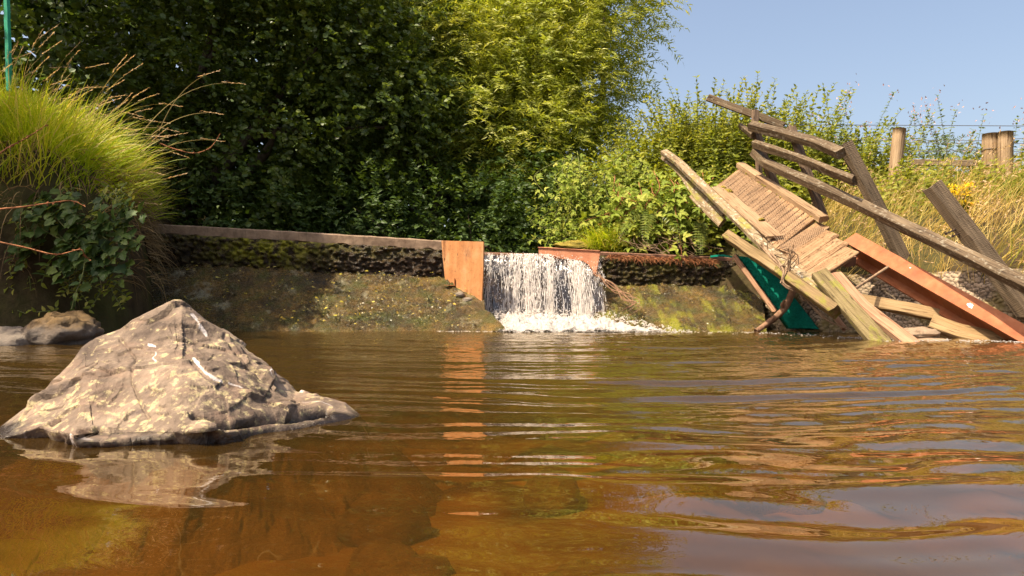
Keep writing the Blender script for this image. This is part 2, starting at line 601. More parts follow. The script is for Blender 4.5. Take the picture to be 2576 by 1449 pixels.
def boulder_mat():
    m = NT('lichened_boulder')
    o = m.obj()
    base = m.noise(o, 9, 8, .62)
    col = m.ramp(base, [(.33, (.068, .046, .033)), (.5, (.165, .118, .083)), (.68, (.30, .222, .155))])
    st = m.noise(m.mapping(o, (4, 9, 30)), 1.6, 5)
    col = m.mix(m.ramp(st, [(.5, 0.), (.72, .5)]), col, (.27, .165, .11))
    l1 = m.noise(m.mapping(o, (1, 1, 1.3)), 46, 6, .66, 0.)
    l2 = m.noise(o, 4.5, 3)
    k = m.ramp(m.math('ADD', l1, m.math('MULTIPLY', m.math('SUBTRACT', l2, .5), .4)), [(.54, 0.), (.64, 1.)])
    col = m.mix(m.math('MULTIPLY', k, .66), col, m.mix(m.noise(o, 60, 3), (.46, .365, .16), (.62, .52, .29)))
    dk = m.noise(m.mapping(o, (1, 1, 1.6), (5, 2, 1)), 13, 5, .6)
    col = m.mix(m.ramp(dk, [(.62, 0.), (.72, .75)]), col, (.075, .05, .045))
    wet = m.attr('mask')
    col = m.mix(wet, col, (.028, .019, .014))
    sep = m.n('ShaderNodeSeparateXYZ')
    m.l(o, sep.inputs[0])
    col = m.mix(m.ramp(m.math('ADD', m.math('MULTIPLY', sep.outputs[2], -8.), m.math('MULTIPLY', base, .4)), [(.38, 0.), (.55, 1.)]), col, m.mix(m.noise(o, 3, 5, .6), (.22, .115, .03), (.46, .25, .06)))
    vein = m.noise(m.mapping(o, (2.2, 2.2, 1.0), (1.3, 4.2, .2)), 2.2, 3, .5, .3)
    vein = m.math('ABSOLUTE', m.math('SUBTRACT', vein, .5))
    q = m.ramp(m.noise(o, 7, 2), [(.55, 0.), (.63, 1.)])
    col = m.mix(m.math('MULTIPLY', m.ramp(vein, [(.0, 1.), (.009, 0.)]), q), col, (.62, .55, .52))
    col = m.mix(m.math('MULTIPLY', wet, -1., True), col, (.55, .49, .45))
    h = m.math('ADD', m.math('MULTIPLY', base, 1.), m.math('MULTIPLY', m.noise(o, 70, 5, .7), .45))
    return m.done(m.pbsdf(col, m.ramp(wet, [(0, .82), (1, .22)]), .35, m.bump(h, .014, .9)))


M['boulder'] = boulder_mat()


def rock_mat(name, a, b, moss=None):
    m = NT(name)
    o = m.obj()
    n = m.noise(o, 8, 8, .65)
    col = m.ramp(n, [(.3, a), (.7, b)])
    if moss:
        g = m.n('ShaderNodeNewGeometry')
        sep = m.n('ShaderNodeSeparateXYZ')
        m.l(o, sep.inputs[0])
        k = m.ramp(m.math('ADD', m.math('MULTIPLY', sep.outputs[2], 3.2), m.math('MULTIPLY', n, .6)), [(.48, 0.), (.68, 1.)])
        col = m.mix(k, col, m.mix(m.noise(o, 30, 3), (.09, .05, .018), (.25, .15, .05)))
    return m.done(m.pbsdf(col, .6, .4, m.bump(m.noise(o, 34, 7, .75), .03)))


M['rock_moss'] = rock_mat('mossy_rock', (.04, .03, .025), (.26, .2, .15), True)
M['rock'] = rock_mat('river_rock', (.13, .10, .08), (.32, .26, .20))
M['slab'] = rock_mat('stone_slab', (.30, .20, .12), (.48, .34, .22))


def concrete_cap():
    m = NT('pitted_concrete')
    o = m.obj()
    n = m.noise(o, 7, 7, .65)
    col = m.ramp(n, [(.3, (.15, .095, .06)), (.7, (.40, .28, .185))])
    s = m.noise(m.mapping(o, (3, 3, .7)), 6, 4)
    col = m.mix(m.ramp(s, [(.52, 0.), (.7, .6)]), col, (.10, .07, .045))
    return m.done(m.pbsdf(col, .8, .3, m.bump(n, .012)))


M['cap'] = concrete_cap()


def wet_face():
    m = NT('wet_stone_face')
    o = m.obj()
    n = m.noise(o, 20, 6, .7)
    col = m.ramp(n, [(.3, (.010, .006, .003)), (.6, (.045, .026, .012)), (.8, (.13, .075, .04))])
    k = m.math('MULTIPLY', m.ramp(m.noise(o, 9, 5, .7), [(.42, 0.), (.58, 1.)]), m.attr('mask'))
    col = m.mix(k, col, m.mix(m.noise(o, 40, 3), (.10, .11, .006), (.34, .31, .02)))
    h = m.math('ADD', n, m.math('MULTIPLY', m.noise(o, 90, 3, .7), .4))
    rough = m.ramp(k, [(0, .2), (1, .8)])
    return m.done(m.pbsdf(col, rough, .3, m.bump(h, .03)))


M['wet_face'] = wet_face()


def apron_mat(name, bright):
    m = NT(name)
    o = m.obj()
    n = m.noise(o, 3.2, 7, .65)
    f = m.noise(m.mapping(o, (1, 1.6, 1)), 26, 6, .7)
    col = m.ramp(m.math('ADD', m.math('MULTIPLY', n, .55), m.math('MULTIPLY', f, .45)),
                 [(.36, (.010, .008, .003)), (.47, (.055, .033, .007)), (.55, (.12, .07, .014)), (.66, (.25, .15, .035))])
    g = m.noise(m.mapping(o, (1, 1, 1), (4, 7, 1)), 5, 6, .7)
    col = m.mix(m.ramp(g, [(.48, 0.), (.64, .7)]), col, (.055, .068, .007))
    if bright:
        w = m.noise(m.mapping(o, (3.2, .8, .8), (1, 2, 3)), 2.2, 5, .6)
        col = m.mix(m.ramp(w, [(.50, 0.), (.66, .8)]), col, (.24, .24, .012))
    else:
        w = m.noise(m.mapping(o, (1, 1, 1), (9, 2, 3)), 3.4, 6, .75)
        col = m.mix(m.ramp(w, [(.57, 0.), (.66, .7)]), col, m.mix(m.noise(o, 60, 4, .8), (.07, .07, .03), (.52, .46, .30)))
    spk = m.noise(o, 75, 5, .75)
    h = m.math('ADD', f, m.math('MULTIPLY', spk, .7))
    return m.done(m.pbsdf(col, m.ramp(spk, [(.4, .14), (.7, .5)]), .5, m.bump(h, .022)))


M['apron'] = apron_mat('algae_apron', False)
M['apron_moss'] = apron_mat('mossy_apron', True)


def cobble_mat():
    m = NT('cobbles')
    o = m.obj()
    n = m.noise(o, 14, 6, .65)
    col = m.ramp(n, [(.3, (.20, .145, .095)), (.7, (.44, .33, .22))])
    col = m.mix(m.attr('mask'), col, (.04, .03, .022))
    k = m.noise(m.mapping(o, (1, 1, 1), (1, 5, 2)), 2.6, 5, .7)
    col = m.mix(m.ramp(k, [(.47, 0.), (.62, .8)]), col, m.mix(n, (.10, .085, .02), (.30, .22, .07)))
    return m.done(m.pbsdf(col, .75, .3, m.bump(n, .012)))


M['cobble'] = cobble_mat()


def soil_mat():
    m = NT('bank_soil')
    o = m.obj()
    n = m.noise(o, 5, 8, .65)
    col = m.ramp(n, [(.3, (.028, .019, .010)), (.7, (.085, .06, .03))])
    k = m.noise(m.mapping(o, (1, 1, 1), (2, 2, 8)), 1.1, 6, .7)
    col = m.mix(m.ramp(k, [(.42, 0.), (.6, .8)]), col, m.mix(n, (.035, .038, .010), (.10, .095, .025)))
    return m.done(m.pbsdf(col, .95, .1, m.bump(n, .05)))


M['soil'] = soil_mat()


def bed_mat():
    m = NT('river_bed')
    o = m.obj()
    v = m.vor(m.mapping(o, (1, 1, .4)), 4.2, 'SMOOTH_F1')
    n = m.noise(o, 2.4, 5, .6)
    col = m.ramp(m.math('ADD', m.math('MULTIPLY', v, .5), m.math('MULTIPLY', n, .5)), [(.26, (.66, .38, .10)), (.42, (.42, .225, .055)), (.58, (.17, .09, .025))])
    k = m.noise(m.mapping(o, (1, 1, 1), (3, 6, 1)), 1.8, 4, .6)
    return m.done(m.pbsdf(m.mix(m.ramp(k, [(.52, 0.), (.66, .6)]), col, (.30, .24, .03)), .9, .1))


M['bed'] = bed_mat()


def water_mat():
    m = NT('peaty_water')
    o = m.obj()
    fine = m.noise(m.mapping(o, (1, 1, 1)), 16, 3, .5)
    fine2 = m.noise(m.mapping(o, (1, 1, 1), (3, 1, 4)), 42, 2, .5)
    # the small chop grows with the distance from the lee of the boulder towards the fall
    sep = m.n('ShaderNodeSeparateXYZ')
    m.l(o, sep.inputs[0])
    chop = m.ramp(m.math('MULTIPLY', sep.outputs[1], .125), [(.12, .02), (.35, .25), (.8, 1.)])
    h = m.math('MULTIPLY', m.math('ADD', fine, m.math('MULTIPLY', fine2, .28)), chop)
    nb = m.bump(h, .011, 1.)
    gl = m.n('ShaderNodeBsdfGlossy')
    gl.inputs['Roughness'].default_value = .015
    gl.inputs['Color'].default_value = (1., .94, .82, 1)
    m.l(nb, gl.inputs['Normal'])
    tr = m.n('ShaderNodeBsdfTransparent')
    tr.inputs['Color'].default_value = (.76, .53, .24, 1)
    df = m.n('ShaderNodeBsdfDiffuse')
    df.inputs['Color'].default_value = (.055, .031, .0075, 1)
    body = m.n('ShaderNodeMixShader')
    m.l(m.ramp(m.math('MULTIPLY', sep.outputs[1], .25), [(.2, .42), (.8, .8)]), body.inputs[0])
    m.l(tr.outputs[0], body.inputs[1])
    m.l(df.outputs[0], body.inputs[2])
    fr = m.n('ShaderNodeFresnel')
    fr.inputs['IOR'].default_value = 1.7
    m.l(nb, fr.inputs['Normal'])
    mx = m.n('ShaderNodeMixShader')
    m.l(fr.outputs[0], mx.inputs[0])
    m.l(body.outputs[0], mx.inputs[1])
    m.l(gl.outputs[0], mx.inputs[2])
    return m.done(mx.outputs[0])


M['water'] = water_mat()


def fall_mat(name, col, trans, rough=.2):
    m = NT(name)
    p = m.pbsdf(col, rough, .6)
    tr = m.n('ShaderNodeBsdfTranslucent')
    tr.inputs['Color'].default_value = (*col, 1)
    tp = m.n('ShaderNodeBsdfTransparent')
    a = m.n('ShaderNodeMixShader')
    a.inputs[0].default_value = .35
    m.l(p, a.inputs[1])
    m.l(tr.outputs[0], a.inputs[2])
    b = m.n('ShaderNodeMixShader')
    b.inputs[0].default_value = trans
    m.l(a.outputs[0], b.inputs[1])
    m.l(tp.outputs[0], b.inputs[2])
    return m.done(b.outputs[0])


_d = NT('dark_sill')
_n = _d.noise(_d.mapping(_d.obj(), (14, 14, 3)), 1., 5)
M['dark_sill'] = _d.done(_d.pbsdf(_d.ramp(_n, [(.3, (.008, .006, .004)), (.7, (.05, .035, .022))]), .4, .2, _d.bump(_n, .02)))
M['strand'] = fall_mat('falling_water', (.90, .85, .80), .34)
def foam_mat():
    m = NT('foam')
    o = m.obj()
    p = m.pbsdf((.56, .51, .46), .5, .5, m.bump(m.noise(o, 70, 4, .7), .02))
    tp = m.n('ShaderNodeBsdfTransparent')
    k = m.math('ADD', m.attr('mask'), m.math('MULTIPLY', m.math('SUBTRACT', m.noise(o, 24, 5, .7), .5), 1.5))
    mx = m.n('ShaderNodeMixShader')
    m.l(m.ramp(k, [(.3, 0.), (.62, .92)]), mx.inputs[0])
    m.l(tp.outputs[0], mx.inputs[1])
    m.l(p, mx.inputs[2])
    return m.done(mx.outputs[0])


M['foam'] = foam_mat()
M['bubble'] = fall_mat('bubbles', (.82, .76, .70), .35, .3)


def sheet_mat():
    m = NT('thin_water_sheet')
    o = m.obj()
    n = m.noise(m.mapping(o, (30, 3, 3)), 1., 4, .6)
    gl = m.n('ShaderNodeBsdfGlossy')
    gl.inputs['Roughness'].default_value = .1
    m.l(m.bump(n, .02), gl.inputs['Normal'])
    tr = m.n('ShaderNodeBsdfTransparent')
    tr.inputs['Color'].default_value = (.55, .42, .25, 1)
    mx = m.n('ShaderNodeMixShader')
    mx.inputs[0].default_value = .12
    m.l(tr.outputs[0], mx.inputs[1])
    m.l(gl.outputs[0], mx.inputs[2])
    return m.done(mx.outputs[0])


M['sheet'] = sheet_mat()

# ------------------------------------------------------------------ the lie of the land
RIGHT = np.array([(8.0, -60), (7.4, -6), (6.4, 1.), (5.4, 3.4), (4.1, 5.25), (3.45, 6.35), (2.75, 7.15), (2.45, 8.5), (1.35, 8.75), (1.5, 11), (2.5, 60)])
LEFT = np.array([(-7., -60), (-6.2, 1.), (-5.6, 3.6), (-4.6, 4.75), (-3.25, 5.2), (-3.02, 5.6), (-3.2, 6.6), (-3.95, 8.3), (-4.1, 12), (-4., 60)])


def seg_dist(x, y, pl):
    d = np.full(np.shape(x), 1e9)
    for (ax, ay), (bx, by) in zip(pl[:-1], pl[1:]):
        ex, ey = bx - ax, by - ay
        t = np.clip(((x - ax) * ex + (y - ay) * ey) / (ex * ex + ey * ey), 0, 1)
        d = np.minimum(d, np.hypot(x - ax - t * ex, y - ay - t * ey))
    return d


def ground_z(x, y):
    x, y = np.asarray(x, float), np.asarray(y, float)
    xr = np.interp(y, RIGHT[:, 1], RIGHT[:, 0])
    xl = np.interp(y, LEFT[:, 1], LEFT[:, 0])
    sr = seg_dist(x, y, RIGHT) * np.where(x > xr, 1, -1)
    sl = seg_dist(x, y, LEFT) * np.where(x < xl, 1, -1)
    base = np.where(y > 8.3, .45, -.45)
    up = sstep(7.6, 8.6, y)
    zr = np.interp(sr, [-.3, 0, .22, .55, 1.2, 2.2, 4, 30], [-.5, -.1, .50, .72, 1.12, 1.42, 1.6, 1.9])
    zru = np.interp(sr, [-.3, 0, .3, 1., 2.2, 4, 30], [.4, .85, 1.0, 1.25, 1.5, 1.65, 1.9])
    zr = zr * (1 - up) + zru * up
    zl = np.interp(sl, [-.25, 0, .10, .25, .7, 1.6, 4, 30], [-.5, -.1, .75, 1.34, 1.62, 1.84, 1.9, 1.9])
    z = np.maximum(base, np.maximum(np.where(sr > -.3, zr, -9), np.where(sl > -.25, zl, -9)))
    z = z + .05 * fbm(np.stack([x * 1.7, y * 1.7, 0 * x], -1), 3) + .4 * perlin(np.stack([x * .05, y * .05, 0 * x + 5], -1)) * sstep(12, 40, np.hypot(x, y))
    return z


def axis(lo, hi, step, far):
    a = np.arange(lo, hi, step)
    g = step
    up, dn = [hi], [lo]
    while up[-1] < far:
        g *= 1.25
        up.append(up[-1] + g)
    g = step
    while dn[-1] > -far:
        g *= 1.25
        dn.append(dn[-1] - g)
    return np.concatenate([dn[:0:-1], a, up])


gx, gy = axis(-8, 8, .07, 900), axis(3, 12, .07, 900)
X, Y = np.meshgrid(gx, gy, indexing='ij')
tag(mesh_obj('ground', np.stack([X, Y, ground_z(X, Y)], -1), grid_faces(len(gx), len(gy)), M['soil'], smooth=True), kind='structure')

bx, by = np.linspace(-9, 9, 200), np.linspace(-6, 8.4, 180)
X, Y = np.meshgrid(bx, by, indexing='ij')
f1, f2 = cells(np.stack([X * 4.2, Y * 4.2, 0 * X], -1))
Z = -.17 + .09 * np.clip(.9 - f1 * 1.3, 0, 1) - .02 - .22 * sstep(1.8, 4, Y) + .03 * fbm(np.stack([X, Y, 0 * X], -1), 3)
tag(mesh_obj('riverbed', np.stack([X, Y, Z], -1), grid_faces(200, 180), M['bed'], smooth=True), kind='structure')

# water: real ripples, running out from the foot of the fall and sheltered behind the boulder
yy = np.concatenate([np.linspace(-6, .15, 40), .2 * 1.0062 ** np.arange(0, 614)])
yy = np.append(yy[yy < 8.2], 8.2)
xs = np.linspace(-1, 1, 820)
xx = 1.9 * np.sinh(xs * 2.25) * 8.6 / (1.9 * np.sinh(2.25))
X, Y = np.meshgrid(xx, yy, indexing='ij')
R = np.hypot(X - .35, Y - 7.35)
wob = 1.1 * fbm(np.stack([X * .9, Y * .9, 0 * X + 2], -1), 3)
calm = .30 + .70 * sstep(-.75, .45, X - .12 * (Y - 1.5)) * 1.0 + .35 * sstep(1.9, 3.5, Y) * (1 - sstep(-.75, .45, X))
wave = (.0022 * np.sin(2 * np.pi * R / .42 + 3.0 * wob) + .0021 * np.sin(2 * np.pi * R / .25 + 4.5 * wob + 1)
        + .0019 * np.sin(2 * np.pi * R / .15 + 6 * wob) + .0010 * np.sin(2 * np.pi * R / .085 + 9 * wob))
cross = .0055 * perlin(np.stack([X * 1.5 + 4, Y * 2.3, 0 * X + 7], -1)) + .0030 * perlin(np.stack([X * 3.6, Y * 5, 0 * X + 3], -1)) + .0017 * perlin(np.stack([X * 7, Y * 11, 0 * X + 1], -1)) + .0006 * perlin(np.stack([X * 15, Y * 22, 0 * X + 6], -1)) * sstep(.9, 2, Y)
amp = calm * (1 + .25 * sstep(1.2, 3, Y)) * (1.1 + .08 * sstep(-.2, .8, X))
Z = amp * (wave * (.5 + .5 * sstep(.8, 2.4, Y)) + cross)
tag(mesh_obj('water', np.stack([X, Y, Z], -1), grid_faces(len(xx), len(yy)), M['water'], smooth=True), kind='structure')
X, Y = np.meshgrid(np.linspace(-5, 2.6, 30), np.linspace(8.42, 30, 60), indexing='ij')
tag(mesh_obj('water', np.stack([X, Y, .80 + 0 * X], -1), grid_faces(30, 60), M['water'], smooth=True), kind='structure')

# ------------------------------------------------------------------ the boulder
oc = np.array([(0, 720), (90, 650), (170, 588), (250, 510), (350, 400), (400, 330), (470, 282), (590, 243), (650, 196), (740, 150), (850, 94), (890, 94), (925, 122),
               (1000, 190), (1100, 262), (1200, 350), (1320, 440), (1440, 545), (1560, 572), (1690, 602), (1772, 668)], float)
opx, opy = oc[:, 0] * .5138, 704.3 + oc[:, 1] * .5138
fpx = np.array([0, 113, 220, 360, 514, 600, 668, 800, 912])
fpy = np.array([1103, 1103, 1122, 1116, 1120, 1108, 1090, 1064, 1047])
U = np.linspace(-90, 926, 480)
ry = np.interp(U, opx, opy)
ry[U < 0] = 1074 + (0 - U[U < 0]) * 5
ry[U > 908] = 1047 + (U[U > 908] - 908) * 22
rd = np.interp(U, [-20, 0, 250, 442, 700, 907], [1.46, 1.5, 1.72, 1.84, 1.80, 1.69])
ridge = np.stack([(U - CX) / F * rd, rd, H + (YH - ry) / F * rd], -1)
fy = np.interp(U, fpx, fpy)
fd = 465. / (fy - YH)
foot = np.stack([(U - CX) / F * fd, np.minimum(fd, rd - .02), 0 * fd], -1)
back = ridge * [1, 1, 0] + np.stack([0 * U - .02, .12 + .9 * np.clip(ridge[:, 2], 0, 1), 0 * U], -1)
tt = np.concatenate([np.linspace(-1.15, -.02, 60), np.linspace(0, 1, 220), np.linspace(1.004, 1.36, 40)])
T_, U_ = np.meshgrid(tt, np.arange(len(U)))
rz = ridge[U_, 2]
fr = np.clip(T_, 0, 1)
xy = np.where((T_ >= 0)[..., None], ridge[U_] * (1 - fr[..., None]) + foot[U_] * fr[..., None], ridge[U_] * (1 + T_[..., None]) - back[U_] * T_[..., None])
low = np.where(rz > 0, np.minimum(.022, rz * .4), rz)
zf = rz - (rz - low) * fr ** 1.18
zb = np.where(rz > 0, rz * (1 - np.abs(np.minimum(T_, 0)) ** 1.3), rz) - .12 * np.abs(np.minimum(T_, 0)) ** 2
zz = np.where(T_ >= 0, zf, zb)
over = np.clip(T_ - 1, 0, 1)
zz = np.where(T_ > 1, low - over * 1.1, zz)
xy[..., 1] += np.where(T_ > 1, np.where(over < .05, over * .3, .015 - (over - .05) * 1.6) * sstep(-90, 60, U)[U_] * (1 - sstep(865, 926, U)[U_]), 0)
xy[..., 0] += np.where(T_ > 1, over * 1.3 * sstep(480, 900, U)[U_], 0)
B = np.stack([xy[..., 0], xy[..., 1], zz], -1)
du, dv = np.gradient(B, axis=0), np.gradient(B, axis=1)
Nn = nrm(np.cross(du, dv))
Nn *= np.sign(Nn[..., 2:3] + 1e-6)
keep = sstep(.0, .12, np.abs(T_)) * .85 + .15
q = B * 1.
f1, f2 = cells(q * [5, 5, 7] + .3 * fbm(q * 3, 2)[..., None])
n1 = fbm(q * 5., 5)
strat = perlin(np.stack([q[..., 0] * 2, q[..., 1] * 2, (q[..., 2] + .35 * q[..., 0]) * 26], -1))
rg1 = 1 - np.abs(perlin(q * [3.4, 3.4, 4.5] + 2)) * 2
rg2 = 1 - np.abs(fbm(q * [8, 8, 10] + 5, 3)) * 2
ca, cg = cell_center(q * [6, 6, 8] + .25 * fbm(q * 6, 2)[..., None])
cb, ch_ = cell_center(q * [15, 15, 19] + .2 * fbm(q * 9, 2)[..., None])
disp = .009 * n1 + .005 * strat + .003 * fbm(q * 22, 3) + .022 * (rg1 - .5) + .004 * (rg2 - .4) + .013 * np.sum(ca * cg, -1) + .005 * np.sum(cb * ch_, -1)
disp = np.clip(disp, -.04, .03) * keep * sstep(0, .06, rz)
# broad facets: a hollow right of the ridge, a shelf at the lower right
pu = U[U_]


def groove(pts, depth, w):
    """a crack along a pixel path on the front face"""
    global disp
    k = np.full(B.shape[:2], 9.)
    px = B[..., 0] / B[..., 1] * F + CX
    py = YH - (B[..., 2] - H) / B[..., 1] * F
    pts = np.array(pts, float)
    for a, b in zip(pts[:-1], pts[1:]):
        e = b - a
        t = np.clip(((px - a[0]) * e[0] + (py - a[1]) * e[1]) / (e @ e), 0, 1)
        k = np.minimum(k, np.hypot(px - a[0] - t * e[0], py - a[1] - t * e[1]) / w)
    disp = disp - depth * np.exp(-k ** 2) * (T_ > .05)


groove([(490, 1052), (560, 1060), (600, 1062), (650, 1052), (740, 1048), (820, 1040)], .05, 9)
groove([(190, 1074), (225, 1068), (245, 1062)], .03, 6)
groove([(125, 1060), (140, 1048)], .018, 4)
groove([(505, 905), (545, 905)], .012, 5)
groove([(620, 930), (650, 950)], .012, 5)
groove([(300, 850), (340, 900), (330, 960), (370, 1040)], .006, 3)
groove([(250, 900), (200, 960), (120, 1010)], .006, 3)
groove([(560, 850), (600, 900), (680, 940)], .006, 3)
groove([(480, 915), (520, 960), (600, 985), (680, 1000)], .007, 5)
B = B + Nn * disp[..., None]
bpx, bpz = B[..., 0] / B[..., 1] * F + CX, YH - (B[..., 2] - H) / B[..., 1] * F
vein = np.zeros(bpx.shape, bool)
for pts, w_ in (([(484, 792), (500, 812), (512, 834), (519, 845)], 5.), ([(488, 902), (512, 934), (538, 952), (560, 961)], 4.2), ([(375, 868), (390, 872)], 4.), ([(572, 963), (610, 975)], 2.)):
    for a_, b_ in zip(np.array(pts, float)[:-1], np.array(pts, float)[1:]):
        e_ = b_ - a_
        t_ = np.clip(((bpx - a_[0]) * e_[0] + (bpz - a_[1]) * e_[1]) / (e_ @ e_), 0, 1)
        vein |= (np.hypot(bpx - a_[0] - t_ * e_[0], bpz - a_[1] - t_ * e_[1]) < w_ * .7 * (1 + 1.1 * perlin(B * 45))) & (T_ > .02) & (T_ < .95)
mask = np.where(vein, -1., np.clip(1 - (B[..., 2] - .004 - .016 * fbm(q * 12, 3)) / .016, 0, 1))
o = mesh_obj('boulder', B, grid_faces(len(U), len(tt)), M['boulder'], smooth=True, mask=mask.ravel())
tag(o, 'big pale lichen-spotted boulder with a pointed top, standing in the near water', 'boulder')


def stone(name, c, size, mat, label, cat='rock', group=None, seed=0, rot=0., rough=.25, n=60, flat=1.):
    th, ph = np.meshgrid(np.linspace(0, 2 * np.pi, n, endpoint=False), np.linspace(.001, np.pi - .001, n // 2), indexing='ij')
    v = np.stack([np.cos(th) * np.sin(ph), np.sin(th) * np.sin(ph), np.cos(ph)], -1)
    f1, f2 = cells(v * 1.6 + seed * 3.1)
    k = 1 + rough * fbm(v * 1.3 + seed * 7.7, 5) + rough * .6 * (f2 - f1) * (1 if rough > .1 else 0)
    v = v * k[..., None]
    v = np.sign(v) * np.abs(v) ** flat
    v = v * np.array(size)
    c_, s_ = math.cos(rot), math.sin(rot)
    v = np.stack([v[..., 0] * c_ - v[..., 1] * s_, v[..., 0] * s_ + v[..., 1] * c_, v[..., 2]], -1)
    f = grid_faces(n // 2, n, True)
    o = mesh_obj(name, np.swapaxes(v, 0, 1), f[:, ::-1], mat, smooth=True)
    o.location = Vector([float(q) for q in c])
    if label:
        tag(o, label, cat, group)
    return o


stone('rock', P(128, 845, 4.75) * [1, 1, 0] + [.03, .08, .03], (.235, .2, .155), M['rock_moss'], 'small rock capped with brown moss, in the shade of the grassy bank', seed=2, rough=.34)
stone('rock', P(18, 860, 4.7) * [1, 1, 0] + [0, .05, .0], (.2, .18, .105), M['rock'], 'low bare rock touching the moss-capped rock by the grassy bank', seed=5, rough=.3)
stone('rock', P(1157, 737, 7.72) - [0, 0, .02], (.05, .04, .03), M['rock'], 'pebble lodged under the orange steel plate, the rounder one', 'stone', seed=7, rough=.12)
stone('rock', P(1176, 750, 7.66) - [0, 0, .02], (.06, .045, .03), M['rock'], 'flat brown pebble wedged low against the orange steel plate', 'stone', seed=9, rough=.12, rot=-.6)

M['bed_stone'] = rock_mat('bed_stone', (.26, .12, .03), (.72, .42, .12))
for k in range(22):
    yk = .62 + 1.2 * rng.uniform() ** 1.2
    xk = rng.uniform(-.42, .42) * yk + .02
    if xk < -.25 and yk > .95:
        continue
    o = stone('river_stone', (xk, yk, -.155), (rng.uniform(.05, .11), rng.uniform(.05, .09), rng.uniform(.035, .07)), M['bed_stone'], 'rounded amber stone lying on the bed under the clear shallow water', 'stone', 'stones under the shallow near water', seed=20 + k, rough=.14, rot=rng.uniform(0, 3), n=36)
# ------------------------------------------------------------------ the weir
def wall_y(px):
    return np.interp(px, [200, 1160, 1900], [8.12, 8.2, 8.42])


def top_py(px):
    return np.interp(px, [200, 370, 700, 1112, 1510, 1900], [553, 562, 580, 605, 633, 650])


def base_py(px):
    return np.interp(px, [200, 560, 1112, 1510, 1900], [650, 666, 692, 709, 716])


def weir_segment(px0, px1, cap_frac, label, moss_c, cap_mat, name='weir_wall'):
    root = thing(name, P((px0 + px1) / 2, 690, wall_y((px0 + px1) / 2)), label, 'weir wall')
    npx = int((px1 - px0) / 3)
    pxs = np.linspace(px0, px1, npx)
    d = wall_y(pxs)
    tz = H + (YH - top_py(pxs)) / F * d
    bz = H + (YH - base_py(pxs)) / F * d
    x = (pxs - CX) / F * d
    # wet stone face under the capping
    v = np.linspace(0, 1, 60)
    ct = tz - cap_frac
    zz = ct[:, None] * (1 - v) + (bz - .12)[:, None] * v
    q = np.stack([np.repeat(x[:, None], 60, 1), np.repeat(d[:, None], 60, 1), zz], -1)
    f1, f2 = cells(q * [17, 5, 20])
    bulge = .06 * np.clip(1 - 1.5 * f1, -.1, 1) + .03 * fbm(q * 9, 4) + .05 * np.sin(np.pi * np.clip(v, 0, 1)) ** .6
    q[..., 1] -= bulge + .012
    mask = np.clip((1.1 - v[None, :] * 2.6) + .9 * perlin(q * 3.5), 0, 1) * .16 + np.clip(1.3 - v[None, :] * 1.3, 0, 1) * moss_c(pxs)[:, None]
    mesh_obj('stone_face', q, grid_faces(npx, 60), M['wet_face'], root, True, mask=np.clip(mask, 0, 1).ravel())
    # capping: front, top and back
    n2 = npx
    prof = [(-.0, -cap_frac - .01), (-.018, -cap_frac), (-.02, -.012), (-.008, 0), (.20, 0), (.21, -.5)]
    cv = np.stack([np.stack([x, d + a, tz + b + (0.004 * fbm(np.stack([x * 6, d * 0 + a * 30, d * 0 + b * 30], -1), 3))], -1) for a, b in prof], 1)
    low = fbm(np.stack([x * 5, 0 * x, 0 * x], -1), 4)
    cv[:, :2, 2] += .02 * low[:, None]
    mesh_obj('capping', cv, grid_faces(n2, len(prof))[:, ::-1], cap_mat, root)
    return root


weir_segment(150, 1114, .105, 'long weir wall left of the fall, pale concrete capping over wet dark stone', lambda p: np.exp(-((p - 660) / 130) ** 2) * 1.3, M['cap'])
weir_segment(1508, 1905, .045, 'lower mossy weir wall between the fall and the broken footbridge', lambda p: .2 + 0 * p, M['iron'])

# orange-brown plant litter hanging on the right wall
mb = MB()
N = 900
px = rng.uniform(1530, 1800, N)
d = wall_y(px) - .05
zt = H + (YH - top_py(px)) / F * d - .05 + rng.normal(size=N) * .012
blades(mb, np.stack([(px - CX) / F * d, d - .03 * rng.uniform(size=N), zt], -1), np.stack([rng.normal(size=N) * 1.2, -.6 + 0 * zt, rng.normal(size=N) * .3], -1), rng.uniform(.03, .11, N), .006, 1.2)
tag(mb.build('dead_stems', M['stem_red']), 'reddish dead plant stems matted along the right weir wall', 'plant litter', kind='stuff')


def apron(px0, px1, yw0, label, mat, name='weir_apron'):
    n, m_ = int((px1 - px0) / 2.2), 130
    pxs = np.linspace(px0, px1, n)
    d = wall_y(pxs) - .02
    top = np.stack([(pxs - CX) / F * d, d, H + (YH - base_py(pxs)) / F * d], -1)
    dw = yw0(pxs)
    fxs = np.interp(pxs, [150, 1112, 1280, 1508, 1905], [150, 1112, 1290, 1500, 1930])
    bot = np.stack([(fxs - CX) / F * dw, dw, 0 * dw - .01], -1)
    v = np.linspace(0, 1.25, m_)
    q = top[:, None] * (1 - v)[None, :, None] + bot[:, None] * v[None, :, None]
    lump = np.clip(fbm(q * 9 + 3, 4) - .35, 0, 1) * .07
    q[..., 2] += .03 * fbm(q * 2.2, 3) + .012 * fbm(q * 14, 3) + lump
    o = mesh_obj(name, q, grid_faces(n, m_), mat, smooth=True)
    return tag(o, label, 'weir apron')


apron(150, 1216, lambda p: np.interp(p, [150, 800, 1112, 1216], [7.1, 7.12, 7.05, 7.0]), 'brown algae-covered concrete slope below the long weir wall', M['apron'])
apron(1500, 1912, lambda p: np.interp(p, [1500, 1700, 1905], [7.4, 7.15, 6.9]), 'moss-streaked concrete slope between the fall and the broken footbridge', M['apron_moss'])

